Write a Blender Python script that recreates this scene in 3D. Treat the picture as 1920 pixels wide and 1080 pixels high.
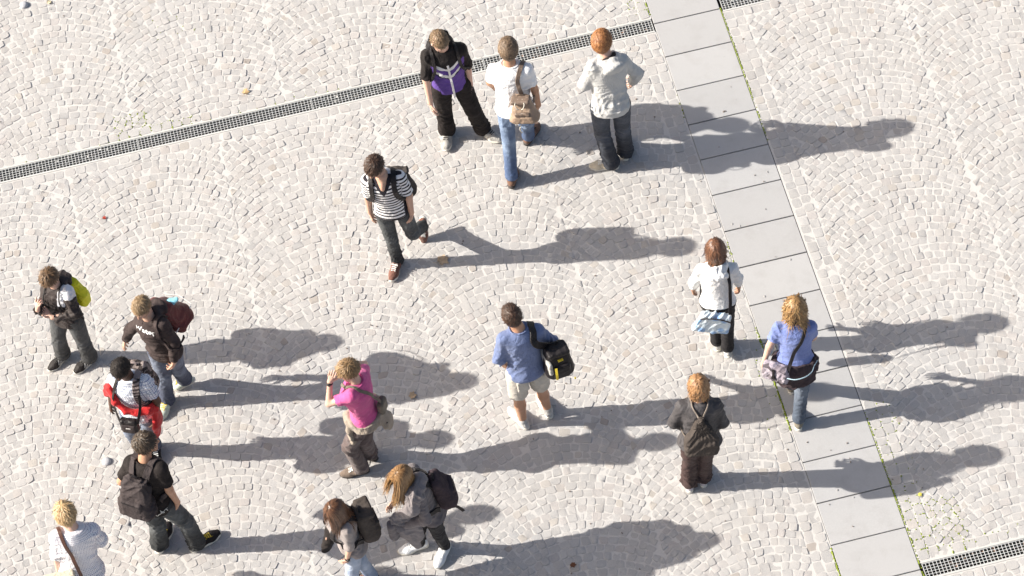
import bpy, math, random
import numpy as np
from mathutils import Vector, Matrix
import openvdb as vdb

for _o in list(bpy.data.objects):
    bpy.data.objects.remove(_o)
sc = bpy.context.scene
COL = sc.collection
rad = math.radians
rng = np.random.default_rng(11)

# ------------------------------------------------------------------ camera
PITCH, ROLL, DIST = rad(56.8), rad(-7.35), 26.85
fwd_v = np.array([0, math.cos(PITCH), -math.sin(PITCH)])
up_v = np.array([0, math.sin(PITCH), math.cos(PITCH)])
rt_v = np.array([1.0, 0, 0])
cr = math.cos(ROLL) * rt_v + math.sin(ROLL) * up_v
cu = -math.sin(ROLL) * rt_v + math.cos(ROLL) * up_v
CAM_POS = -fwd_v * DIST
cam_d = bpy.data.cameras.new('camera')
cam = bpy.data.objects.new('camera', cam_d)
COL.objects.link(cam)
cam_d.sensor_width = 36.0
cam_d.lens = 5300.0 / 1920.0 * 36.0
cam_d.clip_start, cam_d.clip_end = 0.5, 2000.0
M = Matrix.Identity(4)
for i in range(3):
    M[i][0], M[i][1], M[i][2], M[i][3] = cr[i], cu[i], -fwd_v[i], CAM_POS[i]
cam.matrix_world = M
sc.camera = cam

# ------------------------------------------------------------------ sky and sun
SUN_EL, SUN_AZ = rad(31.8), rad(-4.0)          # SUN_AZ: the way shadows fall
world = bpy.data.worlds.new('World')
sc.world = world
world.use_nodes = True
nt = world.node_tree
bg = nt.nodes['Background']
sky = nt.nodes.new('ShaderNodeTexSky')
sky.sky_type = 'NISHITA'
sky.sun_disc = False
sky.sun_elevation = SUN_EL
sky.sun_rotation = rad(90) - (SUN_AZ + math.pi)
sky.dust_density = 4.0
sky.ozone_density = 0.4
nt.links.new(sky.outputs[0], bg.inputs[0])
bg.inputs[1].default_value = 0.084
sd = bpy.data.lights.new('sun', 'SUN')
sd.energy = 4.85
sd.angle = rad(0.53)
sd.color = (1.0, 0.955, 0.875)
sun = bpy.data.objects.new('sun', sd)
COL.objects.link(sun)
ld = Vector((math.cos(SUN_AZ) * math.cos(SUN_EL), math.sin(SUN_AZ) * math.cos(SUN_EL), -math.sin(SUN_EL)))
sun.rotation_euler = ld.to_track_quat('-Z', 'Y').to_euler()
sun.location = (-20, 1, 14)
sc.view_settings.view_transform = 'Standard'
sc.view_settings.look = 'None'
sc.view_settings.exposure = 0.84
sc.view_settings.gamma = 1.0
sc.view_settings.use_curve_mapping = False


# ------------------------------------------------------------------ materials
def new_mat(name):
    m = bpy.data.materials.new(name)
    m.use_nodes = True
    t = m.node_tree
    return m, t, t.nodes['Principled BSDF'], t.nodes.new


def N(t, kind, **kw):
    n = t.nodes.new(kind)
    for k, v in kw.items():
        if k.startswith('i_'):
            n.inputs[k[2:].replace('_', ' ')].default_value = v
        else:
            setattr(n, k, v)
    return n


def math_node(t, op, a, b=None, clamp=False):
    n = t.nodes.new('ShaderNodeMath')
    n.operation = op
    n.use_clamp = clamp
    for i, v in enumerate((a, b)):
        if v is None:
            continue
        if isinstance(v, (int, float)):
            n.inputs[i].default_value = v
        else:
            t.links.new(v, n.inputs[i])
    return n.outputs[0]


def mix_col(t, fac, a, b):
    n = t.nodes.new('ShaderNodeMix')
    n.data_type = 'RGBA'
    for sock, v in ((n.inputs[0], fac), (n.inputs[6], a), (n.inputs[7], b)):
        if isinstance(v, (int, float)):
            sock.default_value = v
        elif isinstance(v, (tuple, list)):
            sock.default_value = (*v[:3], 1)
        else:
            t.links.new(v, sock)
    return n.outputs[2]


def attr(t, name, out='Fac'):
    n = t.nodes.new('ShaderNodeAttribute')
    n.attribute_name = name
    return n.outputs[out]


def noise(t, scale, detail=3, rough=0.6, vec=None, dist=0.0):
    n = t.nodes.new('ShaderNodeTexNoise')
    n.inputs['Scale'].default_value = scale
    n.inputs['Detail'].default_value = detail
    n.inputs['Roughness'].default_value = rough
    n.inputs['Distortion'].default_value = dist
    if vec is None:
        c = t.nodes.new('ShaderNodeTexCoord')
        vec = c.outputs['Object']
    t.links.new(vec, n.inputs['Vector'])
    return n.outputs[0]


def ramp(t, fac, stops):
    n = t.nodes.new('ShaderNodeValToRGB')
    el = n.color_ramp.elements
    while len(el) < len(stops):
        el.new(0.5)
    for e, (p, c) in zip(el, stops):
        e.position = p
        e.color = (*c[:3], 1) if isinstance(c, (tuple, list)) else (c, c, c, 1)
    t.links.new(fac, n.inputs[0])
    return n.outputs[0]


def bump(t, p, h, strength=0.3, dist=0.005):
    b = t.nodes.new('ShaderNodeBump')
    b.inputs['Strength'].default_value = strength
    b.inputs['Distance'].default_value = dist
    t.links.new(h, b.inputs['Height'])
    t.links.new(b.outputs[0], p.inputs['Normal'])


def shade(c, k):
    return tuple(min(1, x * k) for x in c)


def wrinkle_bump(t, p, bs):
    """weave relief over small soft creases"""
    b1 = t.nodes.new('ShaderNodeBump')
    b1.inputs['Strength'].default_value = 0.55
    b1.inputs['Distance'].default_value = 0.022
    t.links.new(noise(t, 15, 3, 0.55, None, 1.4), b1.inputs['Height'])
    b2 = t.nodes.new('ShaderNodeBump')
    b2.inputs['Strength'].default_value = bs
    b2.inputs['Distance'].default_value = 0.006
    t.links.new(noise(t, 60, 5, 0.7), b2.inputs['Height'])
    t.links.new(b1.outputs[0], b2.inputs['Normal'])
    t.links.new(b2.outputs[0], p.inputs['Normal'])


def cloth(name, col, var=0.25, rough=0.85, sheen=0.15, worn=None, bs=0.35, spec=0.2):
    """woven cloth: soft mottling, fine weave relief, optional worn paler patches"""
    if max(col) < .10:
        col, sheen, spec = shade(col, .88), 0.0, spec * .7
    m, t, p, _ = new_mat(name)
    n1 = noise(t, 14, 4)
    c = mix_col(t, ramp(t, n1, [(0.3, 0.0), (0.7, 1.0)]), shade(col, 1 - var), shade(col, 1 + var))
    if worn:
        n2 = noise(t, 7, 3)
        c = mix_col(t, ramp(t, n2, [(0.46, 0.0), (0.68, 1.0)]), c, worn)
    t.links.new(c, p.inputs['Base Color'])
    p.inputs['Roughness'].default_value = rough
    p.inputs['Specular IOR Level'].default_value = spec
    p.inputs['Sheen Weight'].default_value = sheen
    p.inputs['Sheen Roughness'].default_value = 0.6
    wrinkle_bump(t, p, bs)
    return m


def plain(name, col, rough=0.5, metal=0.0, var=0.1):
    m, t, p, _ = new_mat(name)
    c = mix_col(t, noise(t, 30, 3), shade(col, 1 - var), shade(col, 1 + var))
    t.links.new(c, p.inputs['Base Color'])
    p.inputs['Roughness'].default_value = rough
    p.inputs['Metallic'].default_value = metal
    return m


# ------------------------------------------------------------------ mesh helpers
def mesh_obj(name, verts, faces, mat, parent=None, smooth=True, attrs=None, loc=None, **props):
    me = bpy.data.meshes.new(name)
    v = np.asarray(verts, np.float32)
    if isinstance(faces, np.ndarray):
        nf, k = faces.shape
        me.vertices.add(len(v))
        me.vertices.foreach_set('co', v.ravel())
        me.loops.add(nf * k)
        me.loops.foreach_set('vertex_index', faces.ravel().astype(np.int32))
        me.polygons.add(nf)
        me.polygons.foreach_set('loop_start', np.arange(0, nf * k, k, dtype=np.int32))
        me.update(calc_edges=True)
    else:
        me.from_pydata(v.tolist(), [], faces)
        me.update()
    me.validate()
    if isinstance(smooth, np.ndarray):
        me.polygons.foreach_set('use_smooth', smooth)
    elif smooth:
        me.polygons.foreach_set('use_smooth', np.ones(len(me.polygons), bool))
    for an, av in (attrs or {}).items():
        av = np.asarray(av, np.float32)
        if av.ndim == 1:
            a = me.attributes.new(an, 'FLOAT', 'POINT')
            a.data.foreach_set('value', av)
        else:
            a = me.attributes.new(an, 'FLOAT_VECTOR', 'POINT')
            a.data.foreach_set('vector', av.ravel())
    for mm in (mat if isinstance(mat, (list, tuple)) else [mat]):
        me.materials.append(mm)
    o = bpy.data.objects.new(name, me)
    COL.objects.link(o)
    if loc is not None:
        o.location = loc
    if parent is not None:
        o.parent = parent
    for k, val in props.items():
        o[k] = val
    return o


def quads_to_list(f):
    return [tuple(q) for q in f]


BOXF = [(0, 3, 2, 1), (4, 5, 6, 7), (0, 1, 5, 4), (1, 2, 6, 5), (2, 3, 7, 6), (3, 0, 4, 7)]


class Geo:
    """collects plain shapes into one mesh"""
    def __init__(self):
        self.v, self.f = [], []

    def box(self, c, hx, hy, hz, ax=None):
        ax = np.eye(3) if ax is None else np.asarray(ax, float)
        c = np.asarray(c, float)
        n = len(self.v)
        for sz in (-1, 1):
            for sx, sy in ((-1, -1), (1, -1), (1, 1), (-1, 1)):
                self.v.append(c + ax[0] * hx * sx + ax[1] * hy * sy + ax[2] * hz * sz)
        self.f += [tuple(i + n for i in q) for q in BOXF]

    def ring_stack(self, rings, cap=True):
        n, k = len(self.v), len(rings[0])
        for r in rings:
            self.v += [np.asarray(p, float) for p in r]
        for j in range(len(rings) - 1):
            for i in range(k):
                a, b = n + j * k + i, n + j * k + (i + 1) % k
                self.f.append((a, b, b + k, a + k))
        if cap:
            self.f.append(tuple(n + i for i in range(k))[::-1])
            self.f.append(tuple(n + (len(rings) - 1) * k + i for i in range(k)))

    def strip(self, pts, width, thick, nrm):
        """flat strap along pts; nrm = outward direction per point"""
        pts = [np.asarray(p, float) for p in pts]
        rings = []
        for i, p in enumerate(pts):
            tdir = pts[min(i + 1, len(pts) - 1)] - pts[max(i - 1, 0)]
            tdir /= np.linalg.norm(tdir) + 1e-9
            nn = np.asarray(nrm[i], float)
            nn = nn - tdir * (nn @ tdir)
            nn /= np.linalg.norm(nn) + 1e-9
            w = np.cross(tdir, nn) * width / 2
            h = nn * thick
            rings.append([p - w, p + w, p + w * 0.9 + h, p - w * 0.9 + h])
        self.ring_stack(rings)

    def tube(self, pts, r, k=6):
        pts = [np.asarray(p, float) for p in pts]
        rr = r if isinstance(r, (list, tuple, np.ndarray)) else [r] * len(pts)
        rings = []
        ref = np.array([0.3, 0.2, 1.0])
        for i, p in enumerate(pts):
            tdir = pts[min(i + 1, len(pts) - 1)] - pts[max(i - 1, 0)]
            tdir /= np.linalg.norm(tdir) + 1e-9
            a = np.cross(tdir, ref)
            if np.linalg.norm(a) < 0.1:
                a = np.cross(tdir, [1.0, 0, 0])
            a /= np.linalg.norm(a)
            b = np.cross(tdir, a)
            rings.append([p + (a * math.cos(q) + b * math.sin(q)) * rr[i] for q in np.linspace(0, 2 * math.pi, k, endpoint=False)])
        self.ring_stack(rings)

    def build(self, name, mat, parent=None, smooth=False, loc=None, **kw):
        return mesh_obj(name, np.array(self.v), self.f, mat, parent, smooth, loc=loc, **kw)

# ------------------------------------------------------------------ measured layout
DR_R1, DR_R2 = 0.045, -6.585
CUSP_A, CUSP_B, CUSP_C = -5.315, -4.516, 1.015
GR0 = -8.842
# joint positions of each figure (metres): standing height, then pelvis, hips, knees, ankles, toes, neck, shoulders, elbows, wrists, hands, head
POSES = {
'p1':(1.79,[[-0.337,1.799,0.94],[-0.244,1.816,0.936],[-0.431,1.78,0.944],[-0.157,1.787,0.506],[-0.435,1.817,0.507],[-0.087,1.859,0.084],[-0.436,1.896,0.082],[0.035,1.749,0.031],[-0.466,1.732,0.033],[-0.358,1.799,1.503],[-0.179,1.826,1.432],[-0.529,1.773,1.463],[-0.15,1.836,1.138],[-0.555,1.701,1.177],[-0.147,1.806,0.879],[-0.548,1.607,0.934],[-0.161,1.783,0.703],[-0.525,1.565,0.763],[-0.378,1.754,1.663]]),
'p2':(1.80,[[0.245,1.416,0.947],[0.154,1.425,0.966],[0.336,1.405,0.927],[0.15,1.33,0.536],[0.351,1.552,0.504],[0.134,1.212,0.119],[0.349,1.689,0.088],[0.17,1.36,0.026],[0.447,1.83,0.031],[0.247,1.493,1.511],[0.078,1.537,1.431],[0.416,1.443,1.485],[0.044,1.596,1.14],[0.451,1.399,1.191],[0.088,1.7,0.903],[0.471,1.415,0.929],[0.118,1.771,0.74],[0.443,1.469,0.76],[0.25,1.551,1.667]]),
'p3':(1.82,[[1.145,1.287,0.972],[1.045,1.285,0.973],[1.244,1.287,0.97],[1.048,1.276,0.525],[1.249,1.33,0.523],[1.113,1.246,0.089],[1.266,1.363,0.085],[0.949,1.27,0.027],[1.304,1.531,0.029],[1.149,1.406,1.537],[0.993,1.342,1.545],[1.31,1.457,1.425],[0.92,1.343,1.253],[1.428,1.469,1.147],[0.937,1.531,1.067],[1.392,1.571,0.905],[0.948,1.66,0.939],[1.368,1.641,0.739],[1.121,1.484,1.687]]),
'p4':(1.76,[[-1.012,0.423,0.944],[-0.921,0.408,0.943],[-1.103,0.438,0.944],[-0.863,0.415,0.513],[-1.07,0.418,0.513],[-0.775,0.699,0.204],[-1.053,0.428,0.085],[-0.769,0.668,0.03],[-1.123,0.276,0.03],[-1.046,0.441,1.499],[-0.869,0.414,1.477],[-1.208,0.464,1.41],[-0.836,0.382,1.188],[-1.215,0.483,1.118],[-0.837,0.365,0.932],[-1.224,0.487,0.861],[-0.855,0.368,0.756],[-1.204,0.486,0.685],[-1.101,0.417,1.656]]),
'p5':(1.50,[[-4.112,-0.197,0.808],[-4.042,-0.236,0.814],[-4.183,-0.16,0.802],[-4.032,-0.247,0.446],[-4.255,-0.196,0.443],[-4.036,-0.213,0.084],[-4.291,-0.136,0.086],[-4.15,-0.297,0.03],[-4.396,-0.223,0.03],[-4.105,-0.182,1.283],[-3.99,-0.263,1.293],[-4.215,-0.108,1.179],[-3.975,-0.367,1.069],[-4.292,-0.205,0.971],[-4.19,-0.37,1.057],[-4.305,-0.325,1.146],[-4.293,-0.276,1.114],[-4.274,-0.294,1.29],[-4.136,-0.179,1.422]]),
'p6':(1.71,[[-3.198,-0.797,0.941],[-3.123,-0.833,0.957],[-3.273,-0.761,0.924],[-3.143,-0.759,0.544],[-3.278,-0.8,0.503],[-3.139,-0.632,0.15],[-3.317,-0.791,0.087],[-3.25,-0.629,0.025],[-3.394,-0.927,0.031],[-3.239,-0.78,1.478],[-3.113,-0.872,1.503],[-3.356,-0.699,1.341],[-3.066,-0.91,1.225],[-3.47,-0.628,1.09],[-3.11,-0.96,0.984],[-3.554,-0.581,0.86],[-3.142,-0.943,0.817],[-3.615,-0.556,0.702],[-3.277,-0.772,1.638]]),
'p7':(1.70,[[-3.465,-1.367,0.898],[-3.382,-1.392,0.893],[-3.549,-1.345,0.903],[-3.439,-1.388,0.478],[-3.605,-1.332,0.489],[-3.454,-1.266,0.084],[-3.588,-1.265,0.083],[-3.448,-1.422,0.032],[-3.661,-1.402,0.031],[-3.455,-1.338,1.433],[-3.291,-1.39,1.395],[-3.613,-1.29,1.364],[-3.258,-1.441,1.119],[-3.669,-1.27,1.088],[-3.307,-1.468,0.878],[-3.713,-1.234,0.848],[-3.359,-1.459,0.717],[-3.747,-1.209,0.683],[-3.49,-1.359,1.589]]),
'p8':(1.80,[[-3.364,-2.344,0.946],[-3.449,-2.312,0.946],[-3.277,-2.378,0.945],[-3.397,-2.335,0.507],[-3.138,-2.358,0.524],[-3.452,-2.298,0.078],[-3.114,-2.346,0.086],[-3.38,-2.134,0.035],[-2.961,-2.265,0.031],[-3.328,-2.257,1.509],[-3.48,-2.18,1.402],[-3.183,-2.35,1.509],[-3.601,-2.223,1.135],[-3.17,-2.416,1.22],[-3.469,-2.104,0.942],[-3.144,-2.401,0.958],[-3.378,-2.023,0.81],[-3.176,-2.383,0.782],[-3.287,-2.183,1.658]]),
'p9':(1.70,[[-4.018,-2.913,0.886],[-4.109,-2.932,0.89],[-3.929,-2.897,0.881],[-4.226,-2.994,0.493],[-4.032,-2.976,0.484],[-4.292,-3.065,0.092],[-4.1,-3.055,0.087],[-4.32,-2.915,0.025],[-4.136,-2.904,0.026],[-3.987,-2.781,1.406],[-4.144,-2.822,1.395],[-3.825,-2.758,1.317],[-4.18,-2.884,1.123],[-3.804,-2.732,1.038],[-4.217,-2.871,0.878],[-3.927,-2.633,0.847],[-4.241,-2.862,0.711],[-4.012,-2.566,0.717],[-4.022,-2.703,1.543]]),
'p10':(1.72,[[-1.443,-1.712,0.898],[-1.473,-1.79,0.896],[-1.415,-1.636,0.899],[-1.632,-1.792,0.502],[-1.491,-1.741,0.497],[-1.574,-1.786,0.088],[-1.483,-1.648,0.091],[-1.733,-1.798,0.029],[-1.607,-1.561,0.023],[-1.456,-1.713,1.458],[-1.517,-1.858,1.473],[-1.391,-1.574,1.355],[-1.721,-1.8,1.288],[-1.387,-1.375,1.176],[-1.679,-1.725,1.526],[-1.526,-1.464,1.376],[-1.625,-1.707,1.688],[-1.59,-1.542,1.523],[-1.506,-1.684,1.61]]),
'p11':(1.62,[[-1.671,-2.965,0.866],[-1.644,-3.041,0.871],[-1.698,-2.891,0.861],[-1.711,-3.068,0.48],[-1.611,-2.974,0.479],[-1.741,-3.062,0.088],[-1.564,-2.907,0.094],[-1.885,-3.068,0.026],[-1.696,-2.872,0.022],[-1.694,-2.96,1.382],[-1.652,-3.111,1.352],[-1.736,-2.803,1.321],[-1.662,-3.124,1.085],[-1.728,-2.758,1.061],[-1.713,-3.115,0.854],[-1.82,-2.819,0.854],[-1.757,-3.102,0.698],[-1.884,-2.861,0.71],[-1.725,-2.997,1.525]]),
'p12':(1.68,[[-0.951,-2.762,0.881],[-0.936,-2.846,0.888],[-0.966,-2.68,0.874],[-0.918,-2.783,0.48],[-1.092,-2.736,0.482],[-0.888,-2.695,0.083],[-1.109,-2.63,0.088],[-0.962,-2.831,0.031],[-1.261,-2.654,0.028],[-1.048,-2.73,1.408],[-1.019,-2.89,1.392],[-1.057,-2.564,1.331],[-0.991,-2.984,1.132],[-1.02,-2.573,1.059],[-1.198,-2.938,1.01],[-1.225,-2.669,0.968],[-1.34,-2.907,0.926],[-1.367,-2.735,0.906],[-1.131,-2.756,1.539]]),
'p13':(1.78,[[0.033,-1.495,0.953],[-0.054,-1.519,0.953],[0.12,-1.472,0.951],[-0.067,-1.507,0.515],[0.145,-1.438,0.515],[-0.056,-1.509,0.083],[0.182,-1.422,0.085],[-0.15,-1.363,0.033],[0.134,-1.261,0.029],[0.015,-1.422,1.509],[-0.149,-1.465,1.486],[0.19,-1.387,1.424],[-0.201,-1.504,1.199],[0.297,-1.37,1.149],[-0.154,-1.428,0.955],[0.21,-1.206,0.967],[-0.122,-1.376,0.788],[0.15,-1.094,0.842],[-0.039,-1.364,1.656]]),
'p14':(1.64,[[1.83,-1.008,0.897],[1.75,-1.003,0.884],[1.91,-1.012,0.911],[1.809,-0.964,0.484],[1.915,-1.011,0.509],[1.825,-0.935,0.087],[1.91,-1.037,0.114],[1.826,-0.782,0.03],[1.918,-0.902,0.026],[1.829,-0.947,1.409],[1.666,-0.944,1.364],[1.99,-0.961,1.352],[1.631,-0.9,1.098],[2.025,-0.918,1.086],[1.632,-0.829,0.87],[2.043,-0.855,0.857],[1.63,-0.791,0.711],[2.052,-0.828,0.695],[1.835,-0.879,1.549]]),
'p15':(1.66,[[2.414,-1.739,0.878],[2.33,-1.733,0.862],[2.498,-1.746,0.894],[2.382,-1.61,0.472],[2.469,-1.805,0.493],[2.434,-1.492,0.09],[2.437,-1.882,0.103],[2.458,-1.341,0.028],[2.468,-1.74,0.026],[2.421,-1.641,1.394],[2.258,-1.646,1.375],[2.58,-1.647,1.316],[2.191,-1.686,1.111],[2.598,-1.609,1.044],[2.132,-1.721,0.879],[2.575,-1.512,0.824],[2.124,-1.729,0.714],[2.559,-1.446,0.673],[2.434,-1.578,1.535]]),
'p16':(1.66,[[1.462,-2.406,0.895],[1.379,-2.404,0.896],[1.545,-2.408,0.892],[1.37,-2.377,0.49],[1.511,-2.364,0.488],[1.36,-2.376,0.088],[1.496,-2.339,0.088],[1.369,-2.224,0.027],[1.521,-2.189,0.027],[1.48,-2.317,1.41],[1.316,-2.31,1.378],[1.643,-2.334,1.345],[1.247,-2.332,1.113],[1.672,-2.373,1.075],[1.342,-2.265,0.901],[1.589,-2.283,0.867],[1.406,-2.22,0.755],[1.533,-2.22,0.724],[1.484,-2.254,1.551]]),
}
BASES = [((np.array(v[1][5]) + np.array(v[1][6])) / 2).tolist() for v in POSES.values()]
# ================================================================== the square
PA = rad(7.15)
PO = np.array([1.756, 2.933])
AX = np.array([math.cos(PA), math.sin(PA)])
AN = np.array([-math.sin(PA), math.cos(PA)])
SLAB_W, SLAB_L = 0.689, 0.4376


def pw(s, t, z=0.0):
    q = PO + AX * s + AN * t
    return np.array([q[0], q[1], z])


def to_px(p):
    d = np.asarray(p, float) - CAM_POS
    z = d @ fwd_v
    return np.stack([960 + 5300 * (d @ cr) / z, 540 - 5300 * (d @ cu) / z], -1)


# drain lines: centre t, s-range, half width of the slot
DR_HW = 0.078
DR_FR = 0.012
DRAINS = [(-0.012, -9.5, -0.012, 'left'), (DR_R1, 0.71, 6.5, 'far'), (DR_R2, 0.71, 6.5, 'near')]

# ---- materials of the square
m_stone, t, p, _ = new_mat('granite_sett')
tone = attr(t, 'tone', 'Vector')
sep = t.nodes.new('ShaderNodeSeparateXYZ')
t.links.new(tone, sep.inputs[0])
geo = t.nodes.new('ShaderNodeNewGeometry')
base = ramp(t, sep.outputs[0], [(0.0, (0.415, 0.402, 0.389)), (0.5, (0.450, 0.438, 0.426)), (1.0, (0.485, 0.473, 0.461))])
tint = ramp(t, sep.outputs[1], [(0.0, (1, 1, 1)), (0.80, (1, 0.99, 0.98)), (0.95, (1.0, 0.96, 0.945)), (0.99, (1.0, 0.95, 0.88)), (1.0, (0.80, 0.72, 0.66))])
mul = t.nodes.new('ShaderNodeMix'); mul.data_type = 'RGBA'; mul.blend_type = 'MULTIPLY'
mul.inputs[0].default_value = 1.0
t.links.new(base, mul.inputs[6]); t.links.new(tint, mul.inputs[7])
sp = noise(t, 230, 3, 0.75)
c = mix_col(t, ramp(t, sp, [(0.30, 0.25), (0.54, 1.0)]), (0.26, 0.245, 0.245), mul.outputs[2])
big = noise(t, 0.9, 4, 0.6, geo.outputs['Position'])
c = mix_col(t, ramp(t, big, [(0.40, 0.0), (0.70, 0.22)]), c, (0.40, 0.365, 0.335))
spots = noise(t, 7, 4, 0.8, geo.outputs['Position'])
c = mix_col(t, ramp(t, spots, [(0.66, 0.0), (0.78, 0.45)]), c, (0.33, 0.29, 0.27))
dots = noise(t, 26, 2, 0.5, geo.outputs['Position'])
c = mix_col(t, ramp(t, dots, [(0.735, 0.0), (0.76, 0.6)]), c, (0.16, 0.14, 0.14))
t.links.new(c, p.inputs['Base Color'])
p.inputs['Roughness'].default_value = 0.8
p.inputs['Specular IOR Level'].default_value = 0.25
bump(t, p, noise(t, 90, 5, 0.75), 0.55, 0.008)

m_sand, t, p, _ = new_mat('joint_sand')
c = mix_col(t, noise(t, 120, 4, 0.7), (0.44, 0.42, 0.40), (0.585, 0.565, 0.54))
t.links.new(c, p.inputs['Base Color'])
p.inputs['Roughness'].default_value = 0.95
bump(t, p, noise(t, 180, 4, 0.7), 0.5, 0.004)

m_slab, t, p, _ = new_mat('smooth_granite_slab')
geo = t.nodes.new('ShaderNodeNewGeometry')
P_ = geo.outputs['Position']
g1 = noise(t, 330, 3, 0.85, P_)
c = mix_col(t, ramp(t, g1, [(0.36, 0.0), (0.60, 1.0)]), (0.285, 0.28, 0.282), (0.475, 0.468, 0.465))
tone = attr(t, 'tone', 'Vector')
sep = t.nodes.new('ShaderNodeSeparateXYZ'); t.links.new(tone, sep.inputs[0])
c = mix_col(t, math_node(t, 'MULTIPLY', sep.outputs[0], 0.5), c, (0.46, 0.452, 0.445))
c = mix_col(t, math_node(t, 'MULTIPLY', sep.outputs[1], 0.30), c, (0.32, 0.312, 0.308))
st = noise(t, 4.5, 5, 0.7, P_)
c = mix_col(t, ramp(t, st, [(0.50, 0.0), (0.72, 0.40)]), c, (0.31, 0.295, 0.285))
st2 = noise(t, 21, 3, 0.6, P_)
c = mix_col(t, ramp(t, st2, [(0.70, 0.0), (0.755, 0.55)]), c, (0.22, 0.205, 0.20))
scr = noise(t, 34, 2, 0.5, P_, 3.0)
c = mix_col(t, ramp(t, scr, [(0.66, 0.0), (0.72, 0.25)]), c, (0.50, 0.49, 0.48))
t.links.new(c, p.inputs['Base Color'])
p.inputs['Roughness'].default_value = 0.65
bump(t, p, noise(t, 300, 2), 0.2, 0.002)

m_steel = plain('galvanised_steel', (0.62, 0.62, 0.60), 0.5, 0.35, 0.15)
m_rail = plain('pale_drain_rail', (0.56, 0.55, 0.52), 0.6, 0.1, 0.15)
m_trough = plain('dirty_trough', (0.022, 0.019, 0.018), 0.9, 0, 0.5)
m_debris = plain('trough_debris', (0.12, 0.10, 0.085), 0.95, 0, 0.6)
m_rust = plain('rusty_brown', (0.20, 0.12, 0.085), 0.9, 0, 0.4)
m_moss, t, p, _ = new_mat('moss')
t.links.new(mix_col(t, noise(t, 60, 3), (0.10, 0.14, 0.012), (0.30, 0.36, 0.035)), p.inputs['Base Color'])
p.inputs['Roughness'].default_value = 0.9
m_stain = plain('dark_gum_spot', (0.30, 0.29, 0.285), 0.85, 0, 0.2)

# ---- ground sheet (joint sand level) as rectangles that leave the slots of the drains open
gv, gf = [], []
def rect(s0, s1, t0, t1, z=-0.0034):
    n = len(gv)
    gv.extend([pw(s0, t0, z), pw(s1, t0, z), pw(s1, t1, z), pw(s0, t1, z)])
    gf.append((n, n + 1, n + 2, n + 3))
BIG = 160.0
SR0 = SLAB_W + 0.003
hw = DR_HW + 0.002
EX0, EX1, EY0, EY1 = -7.65, 4.1, -7.25, 2.5      # paving that is built stone by stone
SLAB_T0, SLAB_T1 = -20 * SLAB_L, 5 * SLAB_L      # the slabs that are built
tl, t1, t2 = DRAINS[0][0], DRAINS[1][0], DRAINS[2][0]
rect(EX0, -0.003, tl + hw, EY1); rect(EX0, -0.003, EY0, tl - hw)
rect(SR0, EX1, t1 + hw, EY1); rect(SR0, EX1, t2 + hw, t1 - hw); rect(SR0, EX1, EY0, t2 - hw)
mesh_obj('ground', np.array(gv), gf, m_sand, smooth=False, kind='structure')
# farther out the same setts go on, too far from the picture to be built singly
m_far, t, p, _ = new_mat('setts_farther_out')
geo = t.nodes.new('ShaderNodeNewGeometry')
vo = t.nodes.new('ShaderNodeTexVoronoi'); vo.feature = 'DISTANCE_TO_EDGE'; vo.inputs['Scale'].default_value = 12.0
vc = t.nodes.new('ShaderNodeTexVoronoi'); vc.inputs['Scale'].default_value = 12.0
t.links.new(geo.outputs['Position'], vo.inputs['Vector']); t.links.new(geo.outputs['Position'], vc.inputs['Vector'])
sc_ = t.nodes.new('ShaderNodeSeparateColor'); t.links.new(vc.outputs['Color'], sc_.inputs[0])
stone_c = ramp(t, sc_.outputs[0], [(0.0, (0.40, 0.386, 0.373)), (1.0, (0.49, 0.479, 0.467))])
jt = ramp(t, vo.outputs['Distance'], [(0.03, 0.0), (0.07, 1.0)])
t.links.new(mix_col(t, jt, (0.51, 0.49, 0.465), stone_c), p.inputs['Base Color'])
p.inputs['Roughness'].default_value = 0.85
bump(t, p, jt, 0.4, 0.004)
gv, gf = [], []
L0, L1 = -9.5, 6.5
rect(-BIG, L0, -BIG, BIG); rect(L1, BIG, -BIG, BIG)
rect(L0, EX0, tl + hw, EY1); rect(L0, EX0, EY0, tl - hw)
rect(EX1, L1, t1 + hw, EY1); rect(EX1, L1, t2 + hw, t1 - hw); rect(EX1, L1, EY0, t2 - hw)
rect(L0, -0.003, EY1, BIG); rect(L0, -0.003, -BIG, EY0); rect(SR0, L1, EY1, BIG); rect(SR0, L1, -BIG, EY0)
rect(-0.003, SR0, SLAB_T1, BIG); rect(-0.003, SR0, -BIG, SLAB_T0)
mesh_obj('outer_ground', np.array(gv), gf, m_far, smooth=False, kind='structure')
gv, gf = [], []
rect(-0.003, SR0, SLAB_T0, SLAB_T1, -0.045)
mesh_obj('slab_bed', np.array(gv), gf, m_trough, smooth=False, kind='structure')

# ---- cobbles
def clip_poly(poly, nx, ny, d):
    """keep nx*s+ny*t <= d"""
    out = []
    for i in range(len(poly)):
        a, b = poly[i], poly[(i + 1) % len(poly)]
        da, db = nx * a[0] + ny * a[1] - d, nx * b[0] + ny * b[1] - d
        if da <= 0:
            out.append(a)
        if (da < 0 < db) or (db < 0 < da):
            k = da / (da - db)
            out.append((a[0] + (b[0] - a[0]) * k, a[1] + (b[1] - a[1]) * k))
    return out


def area(poly):
    return 0.5 * sum(poly[i][0] * poly[(i + 1) % len(poly)][1] - poly[(i + 1) % len(poly)][0] * poly[i][1] for i in range(len(poly)))


R = random.Random(5)
polys = []           # (polygon in s,t)
STRIP, PITCH_R = 1.53, 0.0825
ARC_R = STRIP / 2 / math.sin(rad(45))


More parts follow.
